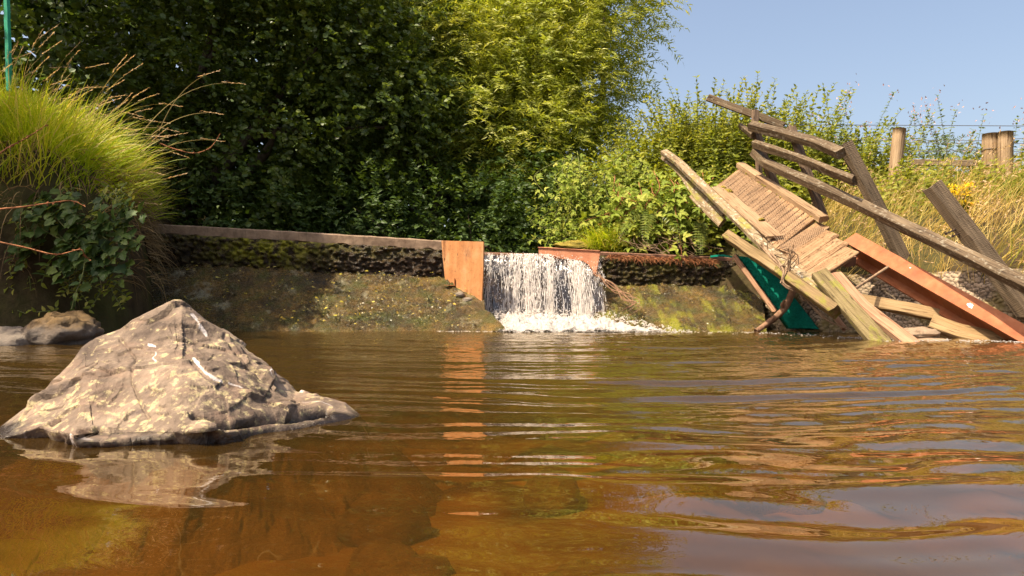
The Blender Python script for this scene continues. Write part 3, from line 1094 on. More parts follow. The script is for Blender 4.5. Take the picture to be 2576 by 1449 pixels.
# lump of apron running out left of the fall
mb = MB()
n = 60
uu, vv = np.meshgrid(np.linspace(0, 1, n), np.linspace(0, 1, n), indexing='ij')
a = P(1195, 762, 7.62)
b = P(1272, 826, 7.0)
w = np.array([-.55, -.02, 0])
q = a + (b - a) * uu[..., None] + w * (vv * (1 - .75 * uu))[..., None]
q[..., 2] += .04 * np.sin(np.pi * np.clip(uu, 0, 1)) * (1 - vv) + .02 * fbm(q * 9, 4) - .05 * vv - .12 * (vv > .98) 
q[..., 1] -= 0
edge = (vv < .03)
q[edge, 2] -= .2
tag(mesh_obj('moss_bank', q, grid_faces(n, n), M['apron'], smooth=True), 'dark mossy tongue of stone beside the foam at the foot of the fall', 'mossy stone')

# floor and back of the chute behind the falling water
mb = MB()
xa, xb = P(1205, 0, 8.2)[0], P(1512, 0, 8.2)[0]
n = 80
uu, vv = np.meshgrid(np.linspace(0, 1, n), np.linspace(0, 1, n), indexing='ij')
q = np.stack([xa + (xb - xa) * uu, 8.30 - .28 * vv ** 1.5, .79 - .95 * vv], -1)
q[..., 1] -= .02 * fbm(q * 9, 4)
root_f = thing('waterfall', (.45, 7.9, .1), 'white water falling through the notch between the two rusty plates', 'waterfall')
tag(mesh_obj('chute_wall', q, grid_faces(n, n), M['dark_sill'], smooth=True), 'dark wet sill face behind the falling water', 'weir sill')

# steel plates
def plate(front, thick, mat, name, parent, holes=()):
    """front: ordered outline in 3-D (planar enough); thickness away from the viewer"""
    fr = np.array(front)
    n = len(fr)
    nn = nrm(np.cross(fr[1] - fr[0], fr[-1] - fr[0]))
    if nn[1] < 0:
        nn = -nn
    bk = fr + nn * thick
    mb = MB()
    ring = np.arange(n)
    sides = np.stack([ring, (ring + 1) % n, (ring + 1) % n + n, ring + n], -1)
    mb.add(np.concatenate([fr, bk]), [ring[None, :], (ring[::-1] + n)[None, :], sides])
    return mb.build(name, mat, parent)


pr = thing('steel_plate', P(1160, 765, 7.8), 'upright bright orange rusty plate on the left side of the fall', 'steel plate')


def on_plate(px, py):
    t = (px - 1112) / (1216 - 1112)
    return P(px, py, 8.10 - .5 * t)


front = [on_plate(*p) for p in ((1110, 605), (1216, 608), (1215, 680), (1211, 770), (1200, 790), (1150, 757), (1119, 700), (1115, 660))]
plate(front, .014, M['orange_steel'], 'plate', pr)
for hx, hy in ((1152, 641), (1163, 640)):
    pass
for hx, hy in ((1152.5, 640), (1174, 642)):
    mb = MB()
    c = on_plate(hx, hy)
    s = .0085
    for dz in (-.5, .5):
        pass
    a = np.linspace(0, 2 * np.pi, 12, endpoint=False)
    ring = np.stack([c[0] + s * np.cos(a), c[1] - .003 + 0 * a - s * .5 * np.cos(a) * -1 * .9, c[2] + 1.9 * s * np.sin(a)], -1)
    ring[:, 1] = c[1] - .006 - (ring[:, 0] - c[0]) * .8
    mb.add(np.concatenate([ring, ring + [0, .004, 0]]), [np.arange(12)[None, :], np.stack([np.arange(12), (np.arange(12) + 1) % 12, (np.arange(12) + 1) % 12 + 12, np.arange(12) + 12], -1)])
    mb.build('bolt_hole', M['nail'], pr)
mb = MB()
plank(mb, [on_plate(1117, 606) - [0, .012, 0], on_plate(1117, 650) - [0, .012, 0]], .03, .015, (0, -1, 0), seg=6)
mb.build('edge_strip', M['orange_steel'], pr)
mb = MB()
c0 = on_plate(1143, 719) - [0, .02, 0]
plank(mb, [c0, c0 + [0, 0, .085]], .03, .006, (1, .3, 0), seg=4)
plank(mb, [c0 + [.004, 0, 0], c0 + [-.10, -.05, .006]], .035, .006, (0, 0, 1), seg=4)
mb.build('bracket', M['orange_steel'], pr)

pr2 = thing('steel_plate', P(1450, 690, 8.1), 'low rust-red plate with a curved lower edge on the right lip of the fall', 'steel plate')


def on_p2(px, py):
    t = (px - 1355) / (1510 - 1355)
    return P(px, py, 8.14 - .28 * t)


front = [on_p2(*p) for p in ((1355, 624), (1510, 633), (1499, 692), (1494, 690), (1488, 676), (1478, 664), (1464, 656), (1440, 652), (1355, 649))]
plate(front, .012, M['rust_plate'], 'plate', pr2)
mb = MB()
plank(mb, [on_p2(1355, 624) + [0, .012, .004], on_p2(1510, 633) + [0, .012, .004]], .05, .01, (0, .2, 1), seg=8)
mb.build('flange', M['rust_plate'], pr2)
mb = MB()
plank(mb, [P(1210, 640, 8.22), P(1360, 646, 8.22)], .05, .05, (0, -1, .3), seg=12)
tag(mb.build('weir_sill', M['iron']), 'rusty lip the water runs over between the two plates', 'weir sill')

# ---- falling water
fx0, fx1 = P(1219, 0, 8.1)[0], P(1503, 0, 8.1)[0]


def fall_pt(u, s, off=0.):
    """u across 0..1, s fall parameter 0..1 (lip to foot)"""
    x0 = fx0 + (fx1 - fx0) * u
    x = x0 + .05 * s * (u - .35)
    y = 8.17 - .07 - (.16 + .16 * u) * s - .10 * s ** .5 - off
    z = .815 - .01 * u - .68 * s ** 1.75 - .02 * s
    lip = .05 * np.exp(-((u - .85) / .2) ** 2)
    z = z - lip * (1 - s)
    return np.stack([x, y, z], -1)


mb = MB()
n, m_ = 120, 50
uu, vv = np.meshgrid(np.linspace(0, 1, n), np.linspace(0, 1, m_), indexing='ij')
q = fall_pt(uu, vv, -.02)
q[..., 1] += .012 * perlin(np.stack([uu * 30, vv * 3, 0 * uu], -1))
mesh_obj('water_sheet', q, grid_faces(n, m_), M['sheet'], root_f, smooth=True)


def spindles(mb, path, rad, sides=5):
    """path: N,k,3  rad: N,k"""
    N, k, _ = path.shape
    t = nrm(np.gradient(path, axis=1))
    a = nrm(np.cross(t, np.array([0.05, 1, .03])))
    b = np.cross(t, a)
    th = np.linspace(0, 2 * np.pi, sides, endpoint=False)
    v = path[:, :, None] + rad[:, :, None, None] * (np.cos(th)[:, None] * a[:, :, None] + np.sin(th)[:, None] * b[:, :, None])
    f = grid_faces(k, sides, True)
    off = np.arange(N)[:, None, None] * (k * sides)
    mb.add(v, (f[None] + off).reshape(-1, 4))


mb = MB()
N = 5600
u = rng.uniform(0, 1, N)
# gather the strands into tongues, densest on the right
tong = np.sort(rng.uniform(0, 1, 30)) ** .85
wt = rng.uniform(.1, 1, 30) ** 1.8 * (.35 + .65 * sstep(.1, .4, tong))
pick = rng.choice(30, N, p=wt / wt.sum())
loose = rng.uniform(size=N) < .10
u = np.where(loose, u, np.clip(tong[pick] + rng.normal(size=N) * (.006 + .016 * wt[pick]), 0, 1))
s0 = rng.uniform(-.02, .97, N)
ln = .012 * 16 ** rng.uniform(0, 1, N) * (.6 + .8 * s0)
k = 6
ss = np.clip(s0[:, None] + ln[:, None] * np.linspace(0, 1, k), 0, 1.02)
w = (np.where(rng.uniform(size=N) < .09, rng.uniform(.003, .007, N), rng.uniform(.0008, .0034, N)) * (1 + .5 * (s0 < .2)))[:, None] * np.sin(np.linspace(.12, np.pi - .08, k)) ** .7
uw = u[:, None] + .012 * np.sin(ss * 5 + pick[:, None] * 2.1) + rng.normal(size=(N, 1)) * .004 + (ss - ss[:, :1]) * rng.normal(size=(N, 1)) * .06
path = fall_pt(uw, ss) + np.stack([0 * ss, -rng.uniform(0, .05, (N, 1)) + 0 * ss, 0 * ss], -1)
spindles(mb, path, w)
mb.build('water_strands', M['strand'], root_f, True)['kind'] = 'stuff'
mb = MB()
N = 1300
s0 = rng.uniform(.05, 1.0, N) ** .8
u = rng.uniform(-.02, 1.03, N)
c = fall_pt(u, s0) + np.stack([rng.normal(size=N) * .012, -np.abs(rng.normal(size=N)) * .07, rng.normal(size=N) * .02], -1)
L = rng.uniform(.005, .02, N)
path = c[:, None] + np.linspace(-.5, .5, 4)[None, :, None] * L[:, None, None] * np.array([0, -.15, -1])
spindles(mb, path, rng.uniform(.0015, .0038, N)[:, None] * np.array([.3, 1, 1, .3]), 4)
mb.build('droplets', M['strand'], root_f, True)['kind'] = 'stuff'

# foam at the foot: a churned mound made of many rounded clots
n, m_ = 220, 120
uu, vv = np.meshgrid(np.linspace(0, 1, n), np.linspace(0, 1, m_), indexing='ij')
xl_ = P(1232, 0, 7.75)[0] * (1 - vv) + P(1250, 0, 6.75)[0] * vv
xr_ = P(1520, 0, 7.7)[0] * (1 - vv) + P(1720, 0, 6.75)[0] * vv ** .9
q = np.stack([xl_ + (xr_ - xl_) * uu, 7.8 - 1.15 * vv + .1 * uu * 0, 0 * uu], -1)
f1, f2 = cells(q * [42, 42, 1])
n2 = fbm(q * [8, 8, 1], 4)
edge = np.minimum(np.minimum(uu, 1 - uu) * 7, np.minimum(vv * 8 + .3, (1 - vv) * 3.0))
q[..., 2] = (.135 * (1 - vv) ** 1.3 + .022 * np.clip(.8 - f1, 0, 1) + .06 * n2 + .02 * fbm(q * [30, 30, 1], 3)) * np.clip(edge, 0, 1) * (1 - .35 * sstep(.6, 1, uu)) + .012 - .05 * (1 - sstep(0, .25, edge + .35 * n2))
tag(mesh_obj('foam', q, grid_faces(n, m_), M['foam'], smooth=True, mask=np.clip(edge * .75 + .15, 0, 1.2).ravel()), 'churned white foam spreading from the foot of the fall', 'foam', kind='stuff')
mb = MB()
N = 1500
u, v_ = rng.uniform(0, 1, N), rng.uniform(0, 1, N) ** 1.2
xl_ = P(1232, 0, 7.75)[0] * (1 - v_) + P(1262, 0, 6.95)[0] * v_
xr_ = P(1520, 0, 7.7)[0] * (1 - v_) + P(1760, 0, 6.85)[0] * v_
c = np.stack([xl_ + (xr_ - xl_) * u, 7.8 - .98 * v_, .17 * (1 - v_) ** 1.3 + rng.uniform(-.01, .05, N) * (1 - v_) + .004], -1)
L = rng.uniform(.006, .03, N)
path = c[:, None] + np.linspace(-.5, .5, 4)[None, :, None] * L[:, None, None] * nrm(np.stack([rng.normal(size=N), rng.normal(size=N) * .6, .3 * rng.normal(size=N)], -1))[:, None]
spindles(mb, path, rng.uniform(.003, .008, N)[:, None] * np.array([.4, 1, 1, .4]), 5)
# bubbles drifting along the waterline and at the boulder
N = 700
px = np.concatenate([rng.uniform(1100, 1250, 90), rng.uniform(1600, 2576, 430), rng.uniform(2100, 2576, 180)])
dd = np.concatenate([rng.normal(7.0, .06, 90), np.interp(px[90:520], [1600, 1900, 2230, 2576], [6.85, 6.7, 5.3, 5.0]) + rng.normal(size=430) * .12, np.interp(px[520:], [2100, 2576], [5.7, 4.95]) + rng.normal(size=180) * .06])
c = np.stack([(px - CX) / F * dd, dd, 0 * dd + .004], -1)
path = c[:, None] + np.linspace(-.5, .5, 4)[None, :, None] * rng.uniform(.005, .02, N)[:, None, None] * np.array([1, .2, 0])
spindles(mb, path, rng.uniform(.001, .003, N)[:, None] * np.array([.4, 1, 1, .4]), 4)
tag(mb.build('foam', M['bubble'], None, True), 'white bubbles and flecks of foam floating along the waterline', 'bubbles', kind='stuff')

# leaves and bits lying on the left apron
mb = MB()
N = 420
px = rng.uniform(360, 1190, N)
t = rng.uniform(.04, .97, N)
d = wall_y(px) - .02
top = np.stack([(px - CX) / F * d, d, H + (YH - base_py(px)) / F * d], -1)
dw = np.interp(px, [150, 800, 1112, 1216], [7.1, 7.12, 7.05, 7.0])
bot = np.stack([(px - CX) / F * dw, dw, 0 * dw], -1)
q = top * (1 - t)[:, None] + bot * t[:, None] + [0, -.02, .045]
leaves(mb, q, rng.normal(size=(N, 3)) * [1, .6, .15], rng.normal(size=(N, 3)) * .35 + [0, -.5, 1], rng.uniform(.018, .05, N) * (.5 + .5 * (rng.uniform(size=N) < .4)), T_ovate())
tag(mb.build('fallen_leaves', M['litter']), 'yellow fallen leaves stuck on the wet apron', 'fallen leaves', kind='stuff')

mb = MB()
for (n_, a0, a1, t0, t1, fx_) in ((3600, 560, 1195, .1, .98, 0), (1100, 1530, 1880, .05, .95, 1)):
    px = rng.uniform(a0, a1, n_)
    t = rng.uniform(t0, t1, n_)
    d = wall_y(px) - .02
    top = np.stack([(px - CX) / F * d, d, H + (YH - base_py(px)) / F * d], -1)
    dw = np.interp(px, [150, 800, 1112, 1216, 1500, 1700, 1905], [7.1, 7.12, 7.05, 7.0, 7.4, 7.15, 6.9])
    fxs = np.interp(px, [150, 1112, 1280, 1508, 1905], [150, 1112, 1290, 1500, 1930])
    bot = np.stack([(fxs - CX) / F * dw, dw, 0 * dw], -1)
    q = top * (1 - t)[:, None] + bot * t[:, None] + [0, -.015, .022]
    ok = perlin(q * 2.6 + 7) + .35 * perlin(q * 9) > (.08 if not fx_ else .0)
    q = q[ok] + rng.normal(size=(ok.sum(), 3)) * .006
    n_ = len(q)
    leaves(mb, q, rng.normal(size=(n_, 3)), np.array([-.3, -.6, .7]) + rng.normal(size=(n_, 3)) * .6, rng.uniform(.008, .028, n_), T_ovate(), rng.uniform(size=n_) ** 1.5)
_d = NT('wet_debris')
M['debris'] = _d.done(_d.pbsdf(_d.ramp(_d.attr('rnd'), [(0, (.03, .035, .005)), (.5, (.13, .10, .018)), (1, (.38, .30, .10))]), .28, .6))
tag(mb.build('algae_debris', M['debris']), 'wet bits of algae and debris glinting on the weir aprons', 'debris', kind='stuff')

# dead stems trailing out of the fall over the right apron
t = thing('branch', P(1560, 740, 7.7), 'bundle of thin brown stems trailing down the apron from the low rust-red plate', 'dead stems')
for k in range(7):
    mb = MB()
    j = rng.normal(size=2) * 6
    tube(mb, spline([P(1500 + j[0], 690 + j[1], 7.85), P(1545 + j[1], 725 + j[0], 7.72), P(1585 + j[0] * 2, 752 + j[1], 7.6), P(1600 + j[1], 770 + j[0], 7.5), P(1575 + j[0], 782 + j[1], 7.45)], 20), np.linspace(.006, .003, 20), 5)
    mb.build('stem', M['drift'], t, True)

# ------------------------------------------------------------------ the collapsed footbridge
fb = thing('footbridge', C(1000, 1000, 6.2), 'collapsed wooden footbridge tilted into the river with leaning railing and rusty beam', 'footbridge')
TL, TR, BR, BL = C(382, 560, 7.6), C(520, 452, 8.1), C(1132, 850, 6.3), C(862, 1013, 5.9)
DN = nrm(np.cross(BR - TR, TL - TR))
if DN[2] < 0:
    DN = -DN


def D(u, v, h=0.):
    return (TL * (1 - u) + TR * u) * (1 - v) + (BL * (1 - u) + BR * u) * v + DN * h


ua = nrm(BR - TR)
mb = MB()
nb = 18
for k in range(nb):
    v0 = .0 + .715 * k / nb
    v1 = .715 * (k + 1) / nb
    vm = (v0 + v1) / 2
    jj = rng.normal() * .005 - .0025 * k
    plank(mb, [D(.0 + rng.normal() * .005, vm, -.02 + jj), D(1.0, vm, -.02 + jj * -.6)], np.linalg.norm(D(.5, v1) - D(.5, v0)) - .022, .045, DN, seg=10, ch=.004)
dk = mb.build('decking', M['deck'], fb)
# wire netting stapled over the decking
mb = MB()
nz, cols = 64, 30
for k in range(cols):
    u0 = .10 + .84 * k / cols
    vs = np.linspace(0.02, .80, nz * 2)
    zig = np.where(np.arange(nz * 2) % 2 == 0, -.5, .5) * (.84 / cols) * (1 if k % 2 else -1)
    sag = .006 + .004 * np.abs(perlin(np.stack([vs * 9, vs * 0 + k * .4, vs * 0], -1)))
    q = np.array([D(u0 + z, v, .004 + s if v < .71 else -.03 + s) for z, v, s in zip(zig, vs, sag)])
    tube(mb, q, .0016, 3)
mb.build('wire_netting', M['net'], dk)
for u0, v0, v1, w, h, t in ((.965, 0, .20, .085, .035, .06), (.965, .205, .76, .09, .035, .06)):
    mb = MB()
    plank(mb, [D(u0, v0, h), D(u0, v1, h)], w, t, DN, ends=.004)
    mb.build('kerb', M['kerb'], fb)
mb = MB()
plank(mb, [D(.10, .02, .004), D(.11, .66, .004)], .15, .024, DN, ends=.006)
mb.build('kerb', M['kerb'], fb)
for k, (v, u0, u1) in enumerate(((.755, .10, .985), (.825, .06, .99), (.895, .02, 1.0), (.965, .0, 1.0))):
    mb = MB()
    plank(mb, [D(u0, v, -.06 - .016 * k), D(u1, v, -.045 - .018 * k)], .135, .045, DN + .12 * ua, ends=.003)
    mb.build('deck_board', M['deck'], fb)
mb = MB()
for vv_ in (.84,):
    plank(mb, [D(.86, .76, -.14), D(.90, 1.0, -.14)], .10, .09, DN)
mb.build('joist', M['iron'], fb)
mb = MB()
for _ in range(46):
    u_, v_ = (.915 + rng.normal() * .006, rng.choice([.06, .1, .15, .22, .27, .3, .33, .42, .47, .52, .58, .7]) + rng.normal() * .012) if rng.uniform() < .75 else (.19 + rng.normal() * .012, rng.choice([.06, .1, .13, .5]) + rng.normal() * .01)
    c = D(u_, v_, .012)
    th, ph = np.meshgrid(np.linspace(0, 2 * np.pi, 10, endpoint=False), np.linspace(0.01, np.pi - .01, 6), indexing='ij')
    s = rng.uniform(.012, .028)
    q = np.stack([np.cos(th) * np.sin(ph), np.sin(th) * np.sin(ph), np.cos(ph) * .6], -1) * s * (1 + .3 * rng.normal(size=(10, 6, 1)))
    mb.add(np.swapaxes(q, 0, 1) + c, grid_faces(6, 10, True)[:, ::-1])
M['moss'] = rock_mat('yellow_moss', (.16, .12, .01), (.38, .28, .03))
mb.build('moss_tufts', M['moss'], fb, True)['kind'] = 'stuff'

# rusty I-beam
def ibeam(mb, p0, p1, up, side, fw, hh, ft, wt):
    ax = nrm(p1 - p0)
    up = nrm(up - (up @ ax) * ax)
    sd = np.cross(ax, up)
    if sd @ side < 0:
        sd = -sd
    prof = [(-fw / 2, 0), (fw / 2, 0), (fw / 2, -ft), (wt / 2, -ft - .008), (wt / 2, -hh + ft + .008), (fw / 2, -hh + ft), (fw / 2, -hh), (-fw / 2, -hh), (-fw / 2, -hh + ft), (-wt / 2, -hh + ft + .008), (-wt / 2, -ft - .008), (-fw / 2, -ft)]
    n = 24
    q = p0 + (p1 - p0) * np.linspace(0, 1, n)[:, None]
    v = np.stack([q + a * sd + b * up for a, b in prof], 1)
    m = len(prof)
    f = grid_faces(n, m, True)
    caps = np.stack([np.arange(m), (n - 1) * m + np.arange(m)[::-1]])
    mb.add(v, [f, caps])


mb = MB()
b0, b1 = C(1085, 812, 6.55), C(2070, 1360, 4.95)
bup = nrm(np.array([-.45, -.75, .70]))
ibeam(mb, b0, b1, bup, np.array([1, .5, 0]), .135, .235, .016, .012)
o = mb.build('steel_beam', M['rust'], fb)
_n = o.data
bax = nrm(b1 - b0)
bsd = nrm(np.cross(bax, bup))
bup2 = np.cross(bsd, bax)
if bup2[2] < 0:
    bup2 = -bup2
for a, r_ in ((.70, .024), (.714, .013), (.37, .008)):
    c = b0 + (b1 - b0) * a + bsd * rng.uniform(-.05, .05) + bup2 * .002
    k = np.linspace(0, 2 * np.pi, 14, endpoint=False)
    rr = r_ * (1 + .3 * rng.normal(size=14))
    ring = c + np.cos(k)[:, None] * rr[:, None] * bax + np.sin(k)[:, None] * rr[:, None] * bsd * .8
    mb = MB()
    mb.add(np.concatenate([ring, ring * .0 + c + (ring - c) * .6 + bup2 * .003]), [np.stack([np.arange(14), (np.arange(14) + 1) % 14, (np.arange(14) + 1) % 14 + 14, np.arange(14) + 14], -1), (14 + np.arange(14))[None, :]])
    q = mb.build('bird_dropping', M['dropping'], o)

# railing: posts and rails lean out over the deck, so their near faces look down
RF = nrm(np.array([-.30, -.75, -.60]))            # the side of the rails seen from the water
RT = nrm(np.array([-.25, -.45, .86]))


def rail(pts, hgt, thick, mat, name='rail', face=RF, **kw):
    mb = MB()
    plank(mb, pts, hgt, thick, face, ends=.006, **kw)
    return mb.build(name, mat, fb)


rail([C(352, 92, 7.9), C(745, 238, 7.6)], .074, .05, M['rail'], face=nrm(np.array([.1, -1, -.25])))
rail([C(572, 238, 7.55), C(760, 285, 7.2), C(920, 330, 6.85), C(1040, 380, 6.5)], .082, .085, M['rail'], smooth_path=True)
rail([C(590, 330, 7.55), C(830, 410, 7.0), C(1108, 522, 6.3)], .082, .05, M['rail'], smooth_path=True)
rail([C(590, 372, 7.6), C(640, 425, 7.5), C(1150, 652, 6.35), C(1740, 935, 5.2), C(2130, 1125, 4.6)], .078, .085, M['rail'])
rail([C(520, 240, 7.9), C(585, 290, 7.6)], .07, .04, M['rail'])
PF = nrm(np.array([.28, -.92, .28]))              # broad side of the posts, towards the viewer


def post(pts, w, t, mat, face=PF, nails=()):
    mb = MB()
    plank(mb, pts, w, t, face, ends=.012)
    o = mb.build('post', mat, fb)
    for a, b in nails:
        mb = MB()
        tube(mb, [a, b], .006, 6)
        tube(mb, [b, b + nrm(b - a) * .006], .012, 6)
        mb.build('nail', M['nail'], o)
    return o


post([C(598, 160, 7.62), C(592, 262, 7.58)], .062, .05, M['post_thin'])
post([C(598, 258, 7.66), C(640, 400, 7.62), C(705, 560, 7.6)], .085, .055, M['post_thin'])
post([C(612, 330, 7.85), C(618, 500, 7.85)], .06, .05, M['post_thin'])
post([C(782, 245, 7.25), C(872, 500, 7.1), C(955, 730, 7.0)], .085, .055, M['post_thin'])
post([C(1066, 340, 6.62), C(1210, 620, 6.55), C(1360, 925, 6.5)], .125, .075, M['post'])
post([C(1512, 548, 5.98), C(1760, 870, 5.8), C(2010, 1210, 5.6)], .15, .09, M['post'],
     nails=((C(1635, 772, 5.85), C(1585, 795, 5.8)), (C(1660, 790, 5.85), C(1620, 808, 5.8))))

# left side of the bridge: mottled handrail, hanging stringer, fallen joist
rail([C(122, 372, 8.15), C(200, 428, 7.9), C(375, 598, 7.35), C(655, 868, 6.45), C(985, 1128, 5.65)], .085, .05, M['mottled'], 'handrail', face=nrm(np.array([-.2, -.55, .75])), smooth_path=False)
rail([C(128, 388, 8.22), C(215, 470, 7.95), C(300, 590, 7.65), C(420, 712, 7.3)], .11, .04, M['mottled'], 'stringer', face=nrm(np.array([-.55, -.8, .1])), smooth_path=True)
rail([C(275, 590, 7.7), C(345, 660, 7.5), C(425, 740, 7.25)], .10, .04, M['mottled'], 'stringer', face=nrm(np.array([-.5, -.85, .0])))
rail([C(455, 808, 6.75), C(740, 1000, 6.0), C(1015, 1200, 5.45)], .085, .11, M['joist'], 'joist', face=nrm(np.array([-.25, -.9, .1])))

# loose pieces lying against it
def loose(name, pts, w, t, face, mat, label, cat='plank', **kw):
    mb = MB()
    pts = np.array(pts)
    o = thing(name, pts[-1], label, cat, kw.pop('group', None)) if False else None
    plank(mb, pts, w, t, face, ends=.008, **kw)
    return tag(mb.build(name, mat), label, cat)


loose('fallen_plank', [C(925, 1000, 5.75), C(1290, 1415, 5.05)], .125, .06, (-.15, -.9, .35), M['mossy_plank'], 'thick plank with yellow-green moss leaning from the bridge end into the water')
loose('fallen_plank', [C(1010, 1010, 5.9), C(1150, 1170, 5.55), C(1450, 1400, 5.05)], .10, .05, (-.1, -.75, .6), M['pink_plank'], 'pinkish bare plank sloping into the water beside the mossy plank')
loose('fallen_plank', [C(1110, 1135, 5.95), C(1390, 1185, 5.85), C(1700, 1255, 5.75)], .10, .05, (.05, -.9, .35), M['tan_plank'], 'tan plank lying level under the rusty beam, half in shadow')
loose('fallen_plank', [C(1500, 1252, 5.6), C(1640, 1305, 5.5), C(1960, 1375, 5.25)], .14, .06, (.1, -.85, .5), M['tan_plank'], 'broad tan board at the waterline below the rusty beam')
loose('fallen_plank', [C(488, 915, 7.45), C(560, 1010, 7.35), C(700, 1200, 7.1)], .05, .03, (-.3, -.9, .2), M['pink_plank'], 'thin dark batten lying along the edge of the green carpet')
loose('fallen_plank', [C(860, 1045, 6.1), C(1060, 1290, 5.7)], .04, .03, (-.3, -.9, .3), M['pink_plank'], 'narrow splintered batten behind the mossy plank', 'plank')
mb = MB()
tube(mb, [C(1283, 968, 6.0), C(1095, 1092, 5.7)], .012, 8)
tag(mb.build('pole', M['twig'], None, True), 'thin pale pole propped between the rusty beam and the pinkish plank', 'pole')
stone('rock', C(1430, 1300, 5.45) - [0, 0, .02], (.17, .12, .05), M['slab'], 'flat tan stone by the waterline under the level plank', seed=12, rough=.16, rot=.2)
stone('rock', C(1500, 1345, 5.35) - [0, 0, .035], (.20, .12, .05), M['slab'], 'lowest flat stone, washed by the water between plank and board', seed=15, rough=.16)

# green carpet hung over the apron
n, m_ = 70, 26
uu, vv = np.meshgrid(np.linspace(0, 1, n), np.linspace(0, 1, m_), indexing='ij')
l0, l1, r0, r1 = C(500, 912, 7.55), C(770, 1285, 7.05), C(650, 940, 7.40), C(930, 1290, 6.9)
q = (l0 * (1 - uu[..., None]) + l1 * uu[..., None]) * (1 - vv[..., None]) + (r0 * (1 - uu[..., None]) + r1 * uu[..., None]) * vv[..., None]
q += np.array([-.2, -1, .25]) * (.035 * np.sin(np.pi * vv) ** .5 + .02 * fbm(q * 5, 3))[..., None]
q[:, 0, 1] += .04
crp = thing('carpet', C(690, 1100, 7.2), 'strip of bright green carpet hanging below the broken footbridge', 'carpet')
mesh_obj('pile', np.concatenate([q, (q + [0, .02, -.005])], 1), grid_faces(n, 2 * m_, True), M['carpet'], crp, True)
mb = MB()
N = 420
u_ = rng.uniform(0, .85, N)
root = l0 + (l1 - l0) * u_[:, None] + [0, -.02, .01]
blades(mb, root, np.array([-.5, -.5, .15]) + rng.normal(size=(N, 3)) * .3, rng.uniform(.02, .05, N), .012, 1.0, 2)
mb.build('frayed_edge', M['carpet'], crp)
mb = MB()
q = spline([C(365, 914, 7.9), C(420, 908, 7.85), C(470, 915, 7.75), C(520, 920, 7.6)], 16)
plank(mb, q, .03, .008, (-.1, -.7, .7), seg=16)
mb.build('carpet_corner', M['carpet'], crp)

mb = MB()
tube(mb, spline([C(800, 1070, 7.0), C(775, 1130, 6.98), C(742, 1190, 6.95), C(680, 1245, 6.9), C(600, 1302, 6.82)], 26), np.linspace(.034, .026, 26), 10, .07)
tube(mb, spline([C(745, 1188, 6.95), C(735, 1165, 6.93), C(750, 1140, 6.9)], 8), np.linspace(.022, .012, 8), 7, .07)
tag(mb.build('branch', M['drift'], None, True), 'bent brown branch propped in the water in front of the green carpet', 'branch')

tw = thing('twig_tangle', C(740, 980, 5.95), 'tangle of grey roots and netting hooked on the near corner of the decking', 'twigs')
for k in range(26):
    mb = MB()
    j = lambda s=18: rng.normal(size=2) * s
    if k < 6:
        a = [(630, 850), (690, 930), (745, 990), (738, 1050), (790, 1082), (845, 1090)]
        dd = [6.3, 6.1, 5.92, 5.88, 5.86, 5.84]
        pts = [C(x + j(6)[0], y + j(6)[1], d_) for (x, y), d_ in zip(a[:rng.integers(4, 7)], dd)]
        r_ = .011
    elif k < 12:
        a = [(760, 990), (775, 940), (800, 900), (770, 860)]
        pts = [C(x + j()[0], y + j()[1], 5.9 - .02 * i) for i, (x, y) in enumerate(a)]
        r_ = .006
    elif k < 18:
        a = [(820, 1090), (860, 1130), (885, 1155), (930, 1210), (1000, 1255), (1090, 1285)]
        dd = [5.85, 5.82, 5.8, 5.72, 5.6, 5.5]
        pts = [C(x + j(8)[0], y + j(8)[1], d_) for (x, y), d_ in zip(a[:rng.integers(3, 7)], dd)]
        r_ = .008
    else:
        x, y = rng.uniform(630, 830), 0
        y = 850 + (x - 630) * .6 + rng.normal() * 30
        pts = [C(x, y, 5.95)] + [C(x + j(30)[0], y + j(30)[1], 5.93 - .02 * i) for i in range(3)]
        r_ = .0045
    tube(mb, spline(np.array(pts), 14), np.linspace(r_, r_ * .4, 14), 5, .15)
    mb.build('twig', M['twig'], tw, True)

# cobbled bank face behind the beam
n, m_ = 420, 110
ln_ = RIGHT[4:8]
L = np.concatenate([[0], np.cumsum(np.hypot(*np.diff(ln_, axis=0).T))])
s = np.linspace(0, L[-1], n)
fx, fy_ = np.interp(s, L, ln_[:, 0]), np.interp(s, L, ln_[:, 1])
nx, ny = -np.gradient(fy_, s), np.gradient(fx, s)
sg = np.where(nx * -1 + ny * -1 > 0, 1, -1)
nx, ny = nx * sg, ny * sg
v = np.linspace(0, 1, m_)
z = -.2 + .74 * v
lean = .10 - .34 * v ** 1.2
q = np.stack([fx[:, None] + nx[:, None] * lean, fy_[:, None] + ny[:, None] * lean, np.repeat(z[None], n, 0)], -1)
f1, f2 = cells(q * 25)
k = .04 * (np.clip(f2 - f1, 0, .45) - .2) + .03 * fbm(q * 2.5, 3)
q[..., 0] += nx[:, None] * k
q[..., 1] += ny[:, None] * k
tag(mesh_obj('cobble_wall', q, grid_faces(n, m_), M['cobble'], smooth=True, mask=(1 - sstep(.02, .16, f2 - f1)).ravel()), 'sloping bank face of small rounded cobbles behind the rusty beam', 'cobbled bank')

# ------------------------------------------------------------------ fence on the right bank
fn = thing('wire_fence', (5.2, 8.2, 1.5), 'barbed wire fence with three round posts on the right bank', 'fence')


def fpost(top, bot, r, mat=M['fence_post']):
    mb = MB()
    tube(mb, np.linspace(bot, top, 14), np.linspace(r * 1.02, r, 14), 18, .025)
    return mb.build('post', mat, fn, True)


